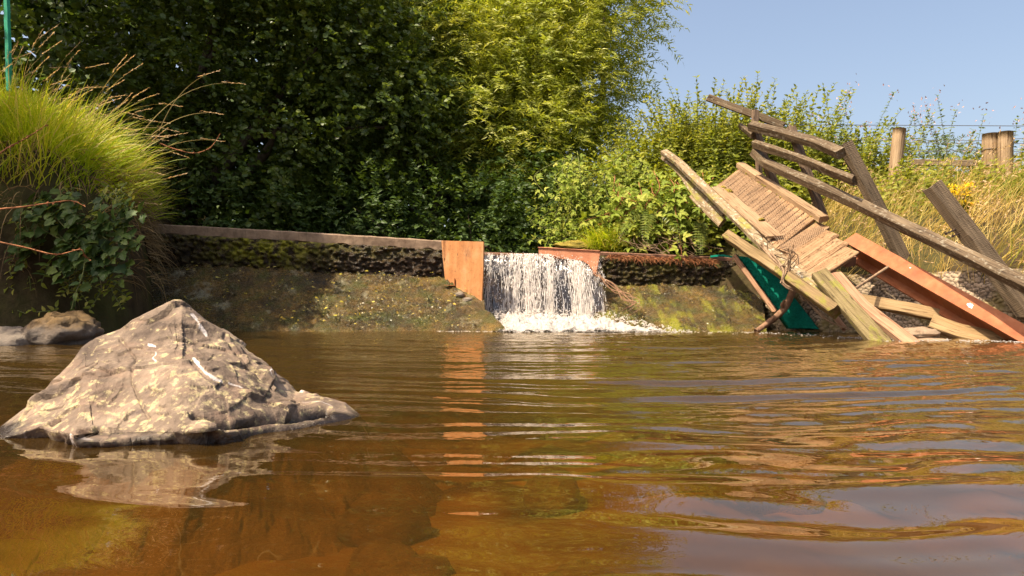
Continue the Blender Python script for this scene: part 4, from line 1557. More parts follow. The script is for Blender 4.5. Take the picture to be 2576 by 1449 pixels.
fpost(P(2263, 324, 8.7), P(2238, 560, 8.7), .071)
p_ = fpost(P(2492, 337, 8.2), P(2490, 600, 8.2), .084)
for py in (378, 418, 452):
    mb = MB()
    a = np.linspace(0, 2 * np.pi, 20)
    c = P(2491, py, 8.2)
    tube(mb, np.stack([c[0] + .088 * np.cos(a), c[1] + .088 * np.sin(a), c[2] + .006 * np.sin(a * 2)], -1), .004, 5)
    mb.build('wire_loop', M['wire'], p_, True)
fpost(P(2530, 332, 8.05), P(2526, 600, 8.05), .074)
def wire(pts, r=.0035, barbs=True):
    mb = MB()
    tube(mb, np.array(pts), r, 5)
    if barbs:
        a, b = np.array(pts[0]), np.array(pts[-1])
        for t_ in np.arange(.01, 1, .1 / np.linalg.norm(b - a)):
            c = a + (b - a) * t_
            tube(mb, [c + [-.004, 0, .014], c + [.004, 0, -.014]], .0025, 4)
            tube(mb, [c + [.004, 0, .012], c + [-.004, .0, -.012]], .0025, 4)
    mb.build('wire', M['bwire'], fn)


wire([P(1700, 312, 9.6), P(2250, 315, 9.2), P(2760, 318, 8.6)], .0045, False)
wire([P(1700, 350, 9.6), P(2260, 352, 9.15), P(2490, 354, 8.3), P(2760, 335, 8.0)])
wire([P(2262, 358, 9.15), P(2490, 362, 8.3), P(2760, 360, 8.0)])
wire([P(2262, 381, 9.15), P(2490, 378, 8.3), P(2760, 392, 8.0)])
mb = MB()
plank(mb, [P(2290, 408, 9.0), P(2486, 412, 8.3)], .075, .03, (0, -1, 0))
mb.build('rail', M['rail'], fn)

mb = MB()
plank(mb, [P(14, -70, 6.1), P(24, 230, 6.0)], .034, .034, (0, -1, 0), ch=.004)
tag(mb.build('marker_post', M['green_paint']), 'thin bright green post standing in the long grass', 'post')

# ------------------------------------------------------------------ trees
def limbs(base, tips, r0, wob=.25, n=16):
    mb = MB()
    for tip in tips:
        mid = (np.array(base) * .55 + np.array(tip) * .45) + np.array([0, 0, .12 * np.linalg.norm(np.array(tip) - base)]) + rng.normal(size=3) * wob
        tube(mb, spline([np.array(base), mid, np.array(tip)], n), np.linspace(r0, r0 * .16, n), 8, .05)
    return mb


def crown(blobs, dens, tlen, nleaf, tmpl, size, up=.35, droop=.3, spread=1., lw=1., shell=.6):
    """leafy twigs filling overlapping ellipsoids; returns a mesh builder"""
    mb = MB()
    tips = MB()
    for (c, r) in blobs:
        c, r = np.array(c, float), np.array(r, float)
        n = int(dens * (r[0] * r[1] * r[2]) ** (2 / 3))
        d = nrm(rng.normal(size=(n, 3)))
        rad = rng.uniform(shell ** 3, 1, n) ** (1 / 3)
        lump = 1 + .28 * perlin(d * 2.3 + c)
        p0 = c + d * (rad * lump)[:, None] * r
        td = nrm(d * .9 + rng.normal(size=(n, 3)) * .55 + np.array([0, 0, up]))
        L = tlen * rng.uniform(.6, 1.3, n)
        t = np.linspace(.05, 1, nleaf)
        cur = p0[:, None] + td[:, None] * (t[None, :, None] * L[:, None, None]) + np.array([0, 0, -1]) * (droop * (t ** 2)[None, :, None] * L[:, None, None])
        tang = nrm(td[:, None] + np.array([0, 0, -2]) * droop * t[None, :, None])
        side = nrm(np.cross(tang, np.array([0.1, .2, 1.])))
        alt = np.where(np.arange(nleaf) % 2 == 0, 1, -1)[None, :, None]
        ld = tang * .75 + side * alt * spread + rng.normal(size=cur.shape) * .3
        lu = np.array([0, 0, .55]) + .55 * d[:, None] + rng.normal(size=cur.shape) * .55
        rr = np.clip(np.repeat(rng.uniform(0, 1, n), nleaf) * .55 + rng.uniform(0, .45, n * nleaf), 0, 1)
        leaves(mb, cur.reshape(-1, 3), ld.reshape(-1, 3), lu.reshape(-1, 3), size * rng.uniform(.65, 1.2, n * nleaf), tmpl, rr, lw)
    return mb


def tree(name, base, blobs, mat, label, cat='tree', group=None, r0=.12, **kw):
    root = thing(name, base, label, cat, group)
    limbs(np.array(base, float), [np.array(c) + rng.normal(size=3) * .15 for c, r in blobs], r0).build('trunk', M['bark'], root, True)
    crown(blobs, **kw).build('crown', mat, root)
    return root


RND, LAN, OVA, TRI, LOB = T_round(), T_lance(), T_ovate(), T_tri(), T_lobed()
ALD = dict(dens=620, tlen=.38, nleaf=11, tmpl=RND, size=.070, up=.15, droop=.25, shell=.35)

tree('alder_tree', (-4.6, 10.2, 1.4), [((-4.3, 9.9, 3.6), (1.3, 1., 1.2)), ((-3.2, 9.7, 2.2), (1.1, .8, 1.0)), ((-2.6, 10., 3.8), (1.1, .9, 1.2)), ((-3.6, 9.8, 5.2), (1.5, 1.2, 1.2)),
                                       ((-4.9, 9.3, 2.3), (.9, .7, 1.)), ((-1.8, 10.1, 2.9), (.9, .8, .9))],
     M['alder'], 'dark round-leaved tree behind the grassy bank, filling the upper left', r0=.13, **ALD)
tree('alder_tree', (-7.2, 8.6, 1.5), [((-6.6, 8.9, 6.2), (1.8, 1.7, 1.7)), ((-5.2, 9.0, 7.0), (1.7, 1.5, 1.5)), ((-7.4, 8.0, 8.0), (1.8, 1.7, 1.6)), ((-6.0, 8.7, 4.2), (1.3, 1.2, 1.2))],
     M['alder'], 'tall dark tree at the far left edge, reaching above the top of the picture', r0=.2, dens=110, tlen=.42, nleaf=11, tmpl=RND, size=.095, up=.15, droop=.25, shell=.2)
tree('alder_tree', (-1.3, 11.2, 1.3), [((-1.7, 10.9, 3.9), (1.0, .9, 1.1)), ((-1.1, 11., 2.7), (1.0, .8, .9)), ((-2.6, 11.2, 5.4), (1.2, 1.1, 1.1)), ((-1.3, 11.3, 4.6), (.7, .7, .8))],
     M['alder'], 'dark slender tree between the round-leaved tree and the bright willow', r0=.10, dens=520, tlen=.4, nleaf=13, tmpl=OVA, size=.08, up=.15, droop=.3, shell=.35)
tree('willow_tree', (.6, 11.6, 1.3), [((1.2, 11.0, 4.7), (.95, .9, 1.1)), ((.35, 11.0, 4.0), (.9, .8, 1.0)), ((1.05, 11.0, 3.5), (.75, .7, .75)), ((.5, 11.3, 5.7), (1.3, 1.0, 1.0)),
                                      ((-.3, 10.9, 3.0), (.9, .7, .9)), ((-.75, 11.0, 4.1), (.8, .7, .9)), ((1.0, 11.0, 2.7), (.6, .5, .6)), ((.55, 10.7, 2.6), (.8, .6, .7))],
     M['willow'], 'bright yellow-green willow with narrow leaves against the blue sky', r0=.10, dens=800, tlen=.5, nleaf=22, tmpl=LAN, size=.098, up=.35, droop=.3, shell=.35, lw=1.2)
tree('alder_tree', (-6.3, 6.6, 1.6), [((-5.6, 6.6, 4.7), (.95, .8, .95)), ((-6.3, 6.2, 5.4), (1., .8, .9)), ((-5.5, 7.3, 5.2), (.8, .7, .9)), ((-6.4, 7.4, 6.6), (1.3, 1.1, 1.0)), ((-7.4, 6.6, 5.6), (1.1, 1., 1.1))], M['alder'],  # out-of-view crown, shaped to shade the left end of the weir
     'unseen overhanging tree past the left border, shading the weir slope', r0=.09, dens=720, tlen=.4, nleaf=11, tmpl=RND, size=.085, up=.15, droop=.25, shell=.2)
tree('alder_tree', (-6.6, 4.0, 1.2), [((-5.75, 4.3, 4.0), (.85, .7, .55)), ((-6.5, 4.0, 4.6), (.8, .7, .6)), ((-5.2, 4.55, 3.65), (.65, .5, .45)), ((-4.75, 4.45, 3.7), (.5, .45, .4))], M['alder'],  # added out of view as a shade source for the bank face
     'unseen small tree added to shade the face of the grassy bank', r0=.07, dens=700, tlen=.35, nleaf=11, tmpl=RND, size=.085, up=.15, droop=.25, shell=.2)
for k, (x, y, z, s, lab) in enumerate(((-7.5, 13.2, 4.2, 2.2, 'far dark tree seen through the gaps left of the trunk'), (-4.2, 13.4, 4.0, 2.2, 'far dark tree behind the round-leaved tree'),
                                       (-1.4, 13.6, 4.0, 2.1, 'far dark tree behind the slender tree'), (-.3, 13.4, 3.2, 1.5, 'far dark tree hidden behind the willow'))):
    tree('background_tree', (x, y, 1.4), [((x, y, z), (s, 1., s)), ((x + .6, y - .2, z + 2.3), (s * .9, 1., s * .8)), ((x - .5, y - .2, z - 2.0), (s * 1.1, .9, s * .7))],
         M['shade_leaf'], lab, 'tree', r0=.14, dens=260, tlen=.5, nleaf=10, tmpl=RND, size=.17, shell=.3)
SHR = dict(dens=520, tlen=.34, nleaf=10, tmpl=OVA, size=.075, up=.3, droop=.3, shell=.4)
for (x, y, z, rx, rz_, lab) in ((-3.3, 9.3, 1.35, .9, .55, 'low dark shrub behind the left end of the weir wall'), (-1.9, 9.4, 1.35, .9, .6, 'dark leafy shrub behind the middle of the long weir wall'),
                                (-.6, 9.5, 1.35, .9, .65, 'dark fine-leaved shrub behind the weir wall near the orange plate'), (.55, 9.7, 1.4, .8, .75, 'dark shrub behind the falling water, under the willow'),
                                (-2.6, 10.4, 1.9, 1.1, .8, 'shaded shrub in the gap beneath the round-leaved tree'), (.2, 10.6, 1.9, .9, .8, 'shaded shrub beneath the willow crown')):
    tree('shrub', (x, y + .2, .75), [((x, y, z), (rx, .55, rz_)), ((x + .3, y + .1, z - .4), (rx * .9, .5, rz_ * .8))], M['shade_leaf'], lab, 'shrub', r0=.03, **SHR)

# ------------------------------------------------------------------ right bank plants
def nettles(name, c, spread, n, hgt, label, cat='nettles', mat='nettle', lsize=.10, flower=False):
    root = thing(name, (c[0], c[1], float(ground_z(c[0], c[1]))), label, cat)
    st, lf, fl = MB(), MB(), MB()
    for k in range(n):
        x, y = c[0] + rng.normal() * spread[0], c[1] + rng.normal() * spread[1]
        z0 = float(ground_z(x, y))
        h = hgt * rng.uniform(.65, 1.15)
        lean = rng.normal(size=2) * .24
        pts = np.stack([x + lean[0] * h * np.linspace(0, 1, 6) ** 1.5, y + lean[1] * h * np.linspace(0, 1, 6) ** 1.5, z0 + h * np.linspace(0, 1, 6)], -1)
        tube(st, pts, np.linspace(.006, .002, 6), 4)
        m = int(h / .045)
        t = np.linspace(.12, 1, m) ** .9
        p = np.stack([np.interp(t, np.linspace(0, 1, 6), pts[:, i]) for i in range(3)], -1)
        a = np.arange(m) * 1.57 + rng.uniform(0, 6)
        for s in (0, np.pi):
            dd = np.stack([np.cos(a + s), np.sin(a + s), .25 - .5 * (1 - t) + .45 * (t > .9)], -1) + rng.normal(size=(m, 3)) * .22
            leaves(lf, p, dd, np.array([-.3, -.45, .8]) + rng.normal(size=(m, 3)) * .5, lsize * (1.15 - .6 * t) * rng.uniform(.7, 1.2, m), OVA, np.clip(rng.uniform(0, .6) + .4 * t * rng.uniform(size=m), 0, 1))
        if flower:
            k2 = 10
            pp = pts[-1] + rng.normal(size=(k2, 3)) * [.05, .05, .07]
            leaves(fl, pp, rng.normal(size=(k2, 3)) + [0, 0, .8], rng.normal(size=(k2, 3)), .035, OVA)
    st.build('stems', M['stem_green'], root, True)['kind'] = 'stuff'
    lf.build('leaves', M[mat], root)
    if flower:
        fl.build('blossoms', M['purple'], root)
    return root


for (x, y, sx, n, h, lab) in ((1.25, 10.0, .30, 140, 1.0, 'leafy green clump right of the willow foot'), (1.95, 9.9, .32, 190, 1.35, 'tall nettle clump against the sky, right of the willow'),
                              (2.65, 9.8, .33, 200, 1.4, 'tallest nettle clump rising behind the top of the broken handrail'), (3.3, 9.6, .32, 170, 1.2, 'nettle clump behind the upper end of the railing'),
                              (3.95, 9.5, .34, 120, 1.05, 'nettle clump behind the middle of the railing'), (4.6, 9.6, .32, 110, 1.0, 'weedy clump between railing and leaning fence post'),
                              (4.4, 8.25, .22, 50, .50, 'green weeds in front of the leaning fence post'), (5.35, 7.7, .3, 40, .34, 'green weeds at the foot of the paired fence posts'), (6.2, 7.6, .4, 90, .8, 'green weeds at the right border below the fence'),
                              (2.5, 9.0, .3, 110, .8, 'nettles growing over the top end of the decking'), (1.6, 9.25, .3, 100, .75, 'leafy clump above the rust-red plate'),
                              (2.1, 9.1, .25, 100, .85, 'nettles behind the hanging stringer'), (3.1, 8.9, .3, 90, .7, 'nettles beside the upper kerb of the bridge')):
    nettles('nettle_clump', (x, y), (sx, .25), n, h + (.18 if (h > .9 and x < 3.8) else -.05), lab)
for (x, y, n, h, lab) in ((4.35, 9.8, 8, 1.3, 'tall thistles with faded heads left of the leaning fence post'), (5.15, 9.9, 10, 1.25, 'tall thistles with pinkish heads between the fence posts'),
                          (3.7, 10., 7, 1.45, 'tall seeding weeds behind the railing'), (5.55, 9.5, 8, 1.15, 'thistles in front of the wires beside the paired posts'), (6.1, 8.6, 10, 1.0, 'weeds right of the paired fence posts')):
    nettles('thistle', (x, y), (.25, .2), n, h, lab, 'thistles', 'haze_leaf', .075, True)
for (x, y, z, r, lab) in ((4.9, 13.5, 2.9, .55, 'feathery shrub behind the leaning fence post'), (5.7, 13.2, 2.8, .42, 'feathery shrub behind the thistles'), (8.15, 13.8, 2.55, .6, 'round shrub between the fence posts'),
                          (4.0, 13.8, 3.05, .4, 'pale shrub peeping above the railing'), (3.45, 13.2, 3.05, .3, 'small pale shrub behind the highest rail')):
    tree('distant_shrub', (x, y, 1.6), [((x, y, z), (r, r, r * 1.3)), ((x, y, z - .8), (r * 1.2, r, .7))], M['haze_leaf'], lab, 'shrub', r0=.03, dens=700, tlen=.3, nleaf=10, tmpl=LAN, size=.1, up=.6, shell=.3, lw=1.4)

o = stone('moss_mound', P(1462, 622, 8.75), (.30, .16, .07), M['moss'], 'yellow moss cushion on the bank behind the low rust-red plate', 'moss', seed=3, rough=.4)
mb = MB()
N = 520
cpx = rng.choice([1500, 1520, 1535], N) + rng.normal(size=N) * 10
cd = 8.6 + rng.normal(size=N) * .06
rt = np.stack([(cpx - CX) / F * cd, cd, H + (YH - 622) / F * cd + rng.normal(size=N) * .03], -1)
blades(mb, rt, rng.normal(size=(N, 3)) * [.5, .4, .1] + [-.1, -.3, 1.], rng.uniform(.12, .38, N), .006, rng.uniform(.5, 2.5, N), 4)
tag(mb.build('grass_tuft', M['grass']), 'grass tuft hanging over the bank just right of the yellow moss cushion', 'grass tuft')
for (x, y, z, r, lab) in ((1.35, 9.5, 1.75, .5, 'rounded bright green bush right of the willow'), (2.0, 9.7, 2.0, .55, 'rounded bright green bush behind the bramble mound'),
                          (2.7, 9.7, 2.05, .5, 'rounded bright green bush behind the top of the decking'), (1.75, 9.15, 1.35, .38, 'low rounded bush above the right weir wall')):
    tree('bush', (x, y, .9), [((x, y, z), (r, .4, r * .85)), ((x + .1, y, z - .5), (r * .9, .4, r * .8))], M['nettle'], lab, 'bush', r0=.02, dens=900, tlen=.26, nleaf=9, tmpl=OVA, size=.062, up=.5, droop=.2, shell=.5)
# bramble in front, trailing over the wall
def bramble(name, base, arcs, label, mat='bramble', size=.13, stemmat='stem_red', tmpl=TRI, step=.05, cat='bramble'):
    root = thing(name, base, label, cat)
    st, lf = MB(), MB()
    for a in arcs:
        q = spline(np.array(a), 30)
        tube(st, q, np.linspace(.006, .003, 30), 5)
        L = np.linalg.norm(np.diff(q, axis=0), axis=1).sum()
        m = max(3, int(L / step))
        t = np.linspace(.08, 1, m)
        p = np.stack([np.interp(t, np.linspace(0, 1, 30), q[:, i]) for i in range(3)], -1)
        tg = nrm(np.gradient(p, axis=0))
        sd = nrm(np.cross(tg, [0, -1, .3])) * np.where(np.arange(m) % 2 == 0, 1, -1)[:, None]
        dd = sd + .35 * tg + rng.normal(size=(m, 3)) * .35 + [0, -.3, .1]
        leaves(lf, p, dd, np.array([-.2, -.8, .75]) + rng.normal(size=(m, 3)) * .35, size * rng.uniform(.7, 1.2, m), tmpl)
    st.build('stems', M[stemmat], root, True)
    lf.build('leaves', M[mat], root)
    return root


arcs = [[P(1700, 455, 8.75), P(1698, 520, 8.45), P(1708, 580, 8.35), P(1715, 640, 8.2)]]
for k in range(46):
    x = rng.uniform(1545, 1800)
    y0 = rng.uniform(430, 560)
    arcs.append([P(x, y0, 8.8), P(x + rng.normal() * 25, y0 + 45, 8.55), P(x + rng.normal() * 40, y0 + rng.uniform(55, 110), 8.45)])
bramble('bramble', P(1690, 620, 8.8), arcs, 'bramble with large pale three-part leaves trailing over the right weir wall', size=.14)
arcs = []
for k in range(105):
    x = rng.uniform(1400, 1600)
    y0 = rng.uniform(370, 560)
    arcs.append([P(x, y0, 9.3), P(x + rng.normal() * 25, y0 + 40, 9.05), P(x + rng.normal() * 40, y0 + rng.uniform(50, 110), 8.9)])
bramble('bramble', P(1500, 620, 9.2), arcs, 'smaller-leaved bramble mound above the low rust-red plate', size=.10, stemmat='stem_green')
for (px, py, lab) in ((1640, 565, 'fern fronds left of the trailing bramble stem'), (1770, 590, 'ferns hanging beside the broken footbridge')):
    root = thing('fern', P(px, py + 30, 8.6), lab, 'fern')
    for k in range(4):
        mb = MB()
        a = rng.uniform(-1.2, 1.2)
        q = spline([P(px, py, 8.6), P(px + 35 * math.sin(a), py - 30, 8.45), P(px + 75 * math.sin(a), py + 5, 8.3), P(px + 95 * math.sin(a), py + 50, 8.22)], 22)
        tube(mb, q, np.linspace(.004, .001, 22), 4)
        tg = nrm(np.gradient(q, axis=0))
        for s in (1, -1):
            sd = nrm(np.cross(tg, [0, -1, .2])) * s
            leaves(mb, q, sd + .35 * tg, np.array([[0, -.8, .6]]) + rng.normal(size=(22, 3)) * .15, .075 * np.sin(np.linspace(.5, 3.0, 22)) + .008, LAN, wid=1.7)
        mb.build('frond', M['fern'], root)
t = thing('twig_tangle', P(1680, 640, 8.45), 'bare grey twigs under the bramble along the right weir wall', 'twigs')
for k in range(22):
    mb = MB()
    x, y = rng.uniform(1600, 1740), rng.uniform(560, 600)
    tube(mb, spline([P(x, y, 8.5), P(x + rng.normal() * 30 + 20, y + 30, 8.4), P(x + rng.normal() * 40 + 40, y + 55, 8.35)], 10), .004, 4)
    mb.build('twig', M['twig'], t, True)

# undergrowth filling the right bank between the plants
mb = MB()
N = 26000
x, y = rng.uniform(1.3, 7.5, N), rng.uniform(6.6, 13, N)
z = ground_z(x, y)
sr = seg_dist(x, y, RIGHT) * np.where(x > np.interp(y, RIGHT[:, 1], RIGHT[:, 0]), 1, -1)
ok = (sr > .1) & ((y > 8.55) | (x < 0)) & ~((x > 3.3) & (y < 8.9))
x, y, z = x[ok], y[ok], z[ok]
N = len(x)
leaves(mb, np.stack([x, y, z + rng.uniform(0, .55, N) ** 1.2], -1), rng.normal(size=(N, 3)) * [1, 1, .4] + [0, -.3, .1], np.array([0, -.3, 1.]) + rng.normal(size=(N, 3)) * .5, rng.uniform(.05, .11, N), OVA)
tag(mb.build('undergrowth', M['nettle']), 'green undergrowth covering the right bank', 'undergrowth', kind='stuff')

# dry golden grass on the right slope
mb, sd = MB(), MB()
N = 24000
x, y = rng.uniform(2.4, 8.5, N), rng.uniform(4.6, 9.2, N)
xr = np.interp(y, RIGHT[:, 1], RIGHT[:, 0])
sr = seg_dist(x, y, RIGHT) * np.where(x > xr, 1, -1)
clump = perlin(np.stack([x * 2.2, y * 2.2, 0 * x], -1))
ok = (sr > .2) & (rng.uniform(size=N) < .55 + .6 * clump) & ~((x < 3.4) & (y > 8.2))
x, y = x[ok], y[ok]
root = np.stack([x, y, ground_z(x, y) - .02], -1)
N = len(x)
lean = np.stack([.30 + .35 * perlin(np.stack([x, y, 0 * x + 3], -1)), -.25 + 0 * x, 1. + 0 * x], -1) + rng.normal(size=(N, 3)) * [.3, .3, .1]
L = rng.uniform(.20, .55, N) * np.clip(.55 + .5 * sr[ok], .5, 1.05)
tone = np.clip(.55 + .5 * perlin(np.stack([x * 1.1 + 9, y * 1.1, 0 * x], -1)) + rng.normal(size=N) * .2 + .12 - .6 * sstep(.9, 1.9, sr[ok]) * (.5 + .8 * perlin(np.stack([x * 1.5, y * 1.5, 0 * x + 8], -1))) - .35 * sstep(5.2, 6.2, x) * sstep(6.5, 8, y) , 0, 1)
tip, td = blades(mb, root, lean, L, rng.uniform(.003, .006, N), rng.uniform(.5, 1.8, N), 5, tone)
tag(mb.build('dry_grass', M['dry_grass']), 'dry golden grass leaning over the right bank slope', 'grass', kind='stuff')
pick = rng.uniform(size=N) < .22
for k in range(5):
    pp = tip[pick] - td[pick] * (k * .018)
    leaves(sd, pp, td[pick] + rng.normal(size=pp.shape) * .35, rng.normal(size=pp.shape), .03, LAN, wid=2.2)
tag(sd.build('seed_heads', M['seed']), 'pale seed heads of the dry grass on the right slope', 'grass seed', kind='stuff')

rg = thing('ragwort', P(2420, 560, 7.0), 'yellow flowering ragwort beside the top of the thick leaning post', 'flowers')
st, fl, lf = MB(), MB(), MB()
for (px, py) in ((2400, 470), (2412, 478), (2425, 468), (2408, 490), (2426, 492), (2433, 484), (2420, 508), (2436, 512), (2448, 514), (2440, 466), (2396, 482)):
    top = P(px, py, 7.0)
    tube(st, spline([P(2425, 590, 7.05), P((px + 2425) / 2, 540, 7.02), top], 10), .004, 4)
    n = 30
    pp = top + rng.normal(size=(n, 3)) * [.028, .02, .012]
    leaves(fl, pp, rng.normal(size=(n, 3)) + [0, 0, .3], np.array([0, -.5, 1.]) + rng.normal(size=(n, 3)) * .3, .024, OVA)
    pp = (top + (P(2425, 590, 7.05) - top) * rng.uniform(.15, .8, 14)[:, None])
    leaves(lf, pp, rng.normal(size=(14, 3)), np.array([0, -.3, 1.]) + rng.normal(size=(14, 3)) * .3, .07, OVA)
st.build('stems', M['stem_green'], rg, True)
fl.build('blossoms', M['yellow'], rg)
lf.build('leaves', M['nettle'], rg)

# ------------------------------------------------------------------ left bank
def lb_dist(x, y):
    return seg_dist(x, y, LEFT) * np.where(x < np.interp(y, LEFT[:, 1], LEFT[:, 0]), 1, -1)


mb, sd = MB(), MB()
N = 40000
x, y = rng.uniform(-6.6, -2.9, N), rng.uniform(4.6, 8.2, N)
s = lb_dist(x, y)
ok = (s > .19) & (s < 2.4) & (rng.uniform(size=N) < 1.15 - .3 * s)
x, y, s = x[ok], y[ok], s[ok]
N = len(x)
root = np.stack([x, y, ground_z(x, y) - .02], -1)
# lean out over the water: gradient of the distance
e = .05
gxd = (lb_dist(x + e, y) - lb_dist(x - e, y)) / (2 * e)
gyd = (lb_dist(x, y + e) - lb_dist(x, y - e)) / (2 * e)
out = np.stack([-gxd, -gyd, 0 * x], -1)
edge = np.clip(1 - s / .9, 0, 1)
lean = out * (.12 + .75 * edge)[:, None] + np.array([.14, -.05, 1.]) + rng.normal(size=(N, 3)) * [.34, .30, .12]
cl = np.stack([perlin(root * 4.5 + k_ * 11) for k_ in range(3)], -1)
lean = lean + cl * [.8, .7, .15]
L = (rng.uniform(.18, .44, N) + .24 * rng.uniform(size=N) ** 4) * (1 - .12 * edge) * (1 + .5 * perlin(root * 3.1 + 40))
tone = np.clip(.36 + .35 * perlin(root * 2.4) + rng.normal(size=N) * .22 + .25 * (L > .42) + .25 * edge * rng.uniform(size=N), 0, 1)
tip, td = blades(mb, root, lean, L, rng.uniform(.004, .010, N), rng.uniform(.1, 1.3, N) + .1 * edge, 5, tone)
tag(mb.build('grass', M['grass']), 'lush bright green grass on the bank behind the boulder', 'grass', kind='stuff')
# dead brown thatch hanging from the edge
mb = MB()
N = 16000
x, y = rng.uniform(-6.2, -2.9, N), rng.uniform(4.5, 8.1, N)
s = lb_dist(x, y)
ok = (s > .06) & (s < .30) & (rng.uniform(size=N) < .7)
x, y, s = x[ok], y[ok], s[ok]
N = len(x)
gxd = (lb_dist(x + e, y) - lb_dist(x - e, y)) / (2 * e)
gyd = (lb_dist(x, y + e) - lb_dist(x, y - e)) / (2 * e)
out = np.stack([-gxd, -gyd, 0 * x], -1)
z = np.clip(ground_z(x, y), .15, 3) + .03
blades(mb, np.stack([x, y, z], -1) + out * .04, out * .8 + rng.normal(size=(N, 3)) * .35 + [0, 0, .15], rng.uniform(.15, .45, N), .006, rng.uniform(2, 4.5, N), 5)
tag(mb.build('dead_grass', M['dead_grass']), 'brown dead grass and roots hanging over the face of the grassy bank', 'dead grass', kind='stuff')
# tall seeding stems
mb, sd = MB(), MB()
N = 85
px, d = rng.uniform(-60, 420, N), rng.uniform(5.5, 6.6, N)
x = (px - CX) / F * d
s = lb_dist(x, d)
ok = s > .1
x, d = x[ok], d[ok]
N = len(x)
root = np.stack([x, d, ground_z(x, d)], -1)
lean = np.stack([.25 + .5 * sstep(-4.2, -3.1, x) + rng.normal(size=N) * .34, rng.normal(size=N) * .2, 1 + 0 * x], -1)
L = rng.uniform(.4, .9, N)
bdir = nrm(np.stack([.8 + 0 * x, 0 * x - .1, -.8 + 0 * x], -1))
tip, td = blades(mb, root, lean, L, .0036, rng.uniform(.4, 1.7, N), 8, rng.uniform(.6, 1, N), bdir)
# two long ones reaching out over the dark trees
rt = np.array([P(360, 330, 5.9), P(380, 340, 5.9), P(400, 330, 5.95), P(390, 380, 5.9)])
t2, d2 = blades(mb, rt, np.array([(.55, 0, .75), (.6, 0, .5), (.35, 0, .9), (.8, 0, .35)]), np.array([.85, .55, .65, .5]), .005, np.array([1.3, 1.1, 1.0, .8]), 10, np.array([.9, .9, .9, .9]), np.array([.75, 0, -.7]))
tip, td = np.concatenate([tip, t2]), np.concatenate([td, d2])
for k in range(16):
    pp = tip - td * (k * .012)
    leaves(sd, pp, td * 1.4 + rng.normal(size=pp.shape) * .25, rng.normal(size=pp.shape), .024, LAN, wid=1.8)
tag(mb.build('grass_stems', M['dry_grass']), 'tall thin grass stems arching from the top of the bank', 'grass', kind='stuff')
tag(sd.build('seed_heads', M['seed']), 'pinkish seed heads on the tall stems above the bank', 'grass seed', kind='stuff')

arcs = []
for k in range(38):
    x, y0 = rng.uniform(40, 310), rng.uniform(470, 640)
    arcs.append([P(x, y0, 5.35), P(x + rng.normal() * 20, y0 + 25, 5.15), P(x + rng.normal() * 30, y0 + rng.uniform(35, 90), 5.08)])
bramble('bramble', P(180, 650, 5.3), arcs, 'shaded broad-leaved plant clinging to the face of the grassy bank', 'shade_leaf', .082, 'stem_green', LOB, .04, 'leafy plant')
arcs = []
for k in range(46):
    x, y0 = rng.uniform(-10, 325), rng.uniform(455, 760)
    arcs.append([P(x, y0, 5.4), P(x + rng.normal() * 14, y0 + 20, 5.22), P(x + rng.normal() * 22, y0 + rng.uniform(25, 60), 5.16)])
bramble('trailing_weed', P(160, 700, 5.3), arcs, 'small-leaved weeds scattered down the dark face of the grassy bank', 'nettle', .05, 'stem_green', OVA, .035, 'weeds')
mb = MB()
root = thing('ivy_trail', P(200, 760, 4.95), 'single leafy trail hanging down above the moss-capped rock', 'ivy')
q = spline([P(215, 640, 5.1), P(208, 690, 5.02), P(190, 740, 4.97), P(180, 778, 4.95)], 20)
tube(mb, q, .004, 5)
mb.build('stem', M['stem_green'], root, True)
mb = MB()
leaves(mb, q[::3], rng.normal(size=(7, 3)) + [0, -.2, -.6], np.array([[0, -1, .4]]) + rng.normal(size=(7, 3)) * .2, .07, OVA)
mb.build('leaves', M['shade_leaf'], root)
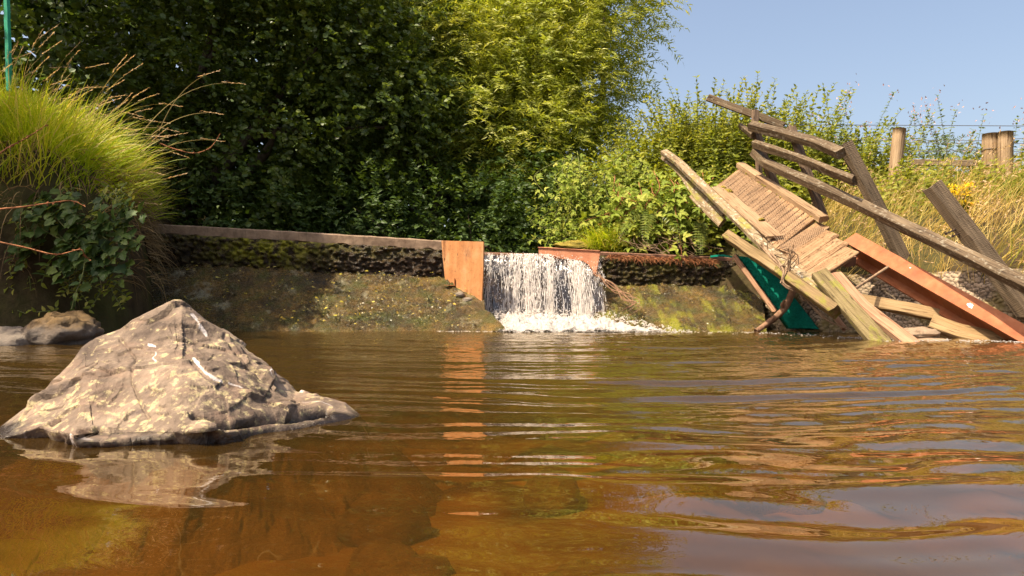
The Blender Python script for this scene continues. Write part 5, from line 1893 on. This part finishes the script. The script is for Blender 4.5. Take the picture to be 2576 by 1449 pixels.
for pts, lab in (([(-20, 605), (60, 622), (140, 640), (200, 628), (212, 640), (225, 655)], 'red dry stem arching low across the face of the grassy bank'),
                 ([(-20, 528), (60, 520), (130, 510), (180, 505), (215, 520)], 'knobbly red dry stem reaching out at mid height of the bank'),
                 ([(-20, 400), (20, 372), (70, 345), (120, 312)], 'rusty dock stem rising from the left edge'),
                 ([(400, 360), (440, 375), (490, 385), (530, 370), (555, 335)], 'bare red twig curving out beyond the tip of the grass')):
    mb = MB()
    dd = 4.6 if pts[0][0] < 0 else 5.9
    q = spline([P(a, b, dd + .02 * i) for i, (a, b) in enumerate(pts)], 30)
    tube(mb, q, np.linspace(.006, .002, 30), 5, .2)
    k = rng.integers(6, 29, 16)
    leaves(mb, q[k], rng.normal(size=(16, 3)), rng.normal(size=(16, 3)), .02, OVA)
    tag(mb.build('dock_stem', M['stem_red'], None, True), lab, 'dry stem')

# green algae growing on the bed close to the lens
# ------------------------------------------------------------------ light, sky, camera
SUN_EL = math.radians(57)
to_sun = np.array([-.88, -.47])
to_sun = to_sun / np.linalg.norm(to_sun)
w = bpy.data.worlds.new('World')
SC.world = w
w.use_nodes = True
nt = w.node_tree
bg = nt.nodes['Background']
sky = nt.nodes.new('ShaderNodeTexSky')
sky.sky_type = 'NISHITA'
sky.sun_disc = False
sky.sun_elevation = SUN_EL
sky.sun_rotation = math.atan2(to_sun[0], to_sun[1]) % (2 * math.pi)
sky.air_density = 1.0
sky.dust_density = 4.5
sky.ozone_density = 1.0
mx = nt.nodes.new('ShaderNodeMix')
mx.data_type = 'RGBA'
mx.blend_type = 'MULTIPLY'
mx.inputs[0].default_value = 1.
mx.inputs[7].default_value = (1.10, 1.02, .95, 1)
nt.links.new(sky.outputs[0], mx.inputs[6])
nt.links.new(mx.outputs[2], bg.inputs['Color'])
bg.inputs['Strength'].default_value = .13
sl = bpy.data.lights.new('sun', 'SUN')
sl.energy = 5.0
sl.angle = math.radians(.53)
sl.color = (1., .87, .67)
so = bpy.data.objects.new('sun', sl)
COL.objects.link(so)
dirv = Vector((-to_sun[0] * math.cos(SUN_EL), -to_sun[1] * math.cos(SUN_EL), -math.sin(SUN_EL)))
so.rotation_euler = dirv.to_track_quat('-Z', 'Y').to_euler()
so.location = (-6, -3, 12)

cam = bpy.data.cameras.new('camera')
cam.sensor_width = 36
cam.lens = 36 * F / 2576
cam.shift_y = (YH - 724.5) / 2576
cam.clip_start = .02
cam.clip_end = 3000
co = bpy.data.objects.new('camera', cam)
co.location = (0, 0, H)
co.rotation_euler = (math.radians(90), 0, 0)
COL.objects.link(co)
SC.camera = co
SC.view_settings.view_transform = 'Standard'
SC.view_settings.look = 'None'
SC.view_settings.exposure = .92
SC.cycles.max_bounces = 8
SC.cycles.transparent_max_bounces = 16
SC.cycles.caustics_reflective = False
SC.cycles.caustics_refractive = False
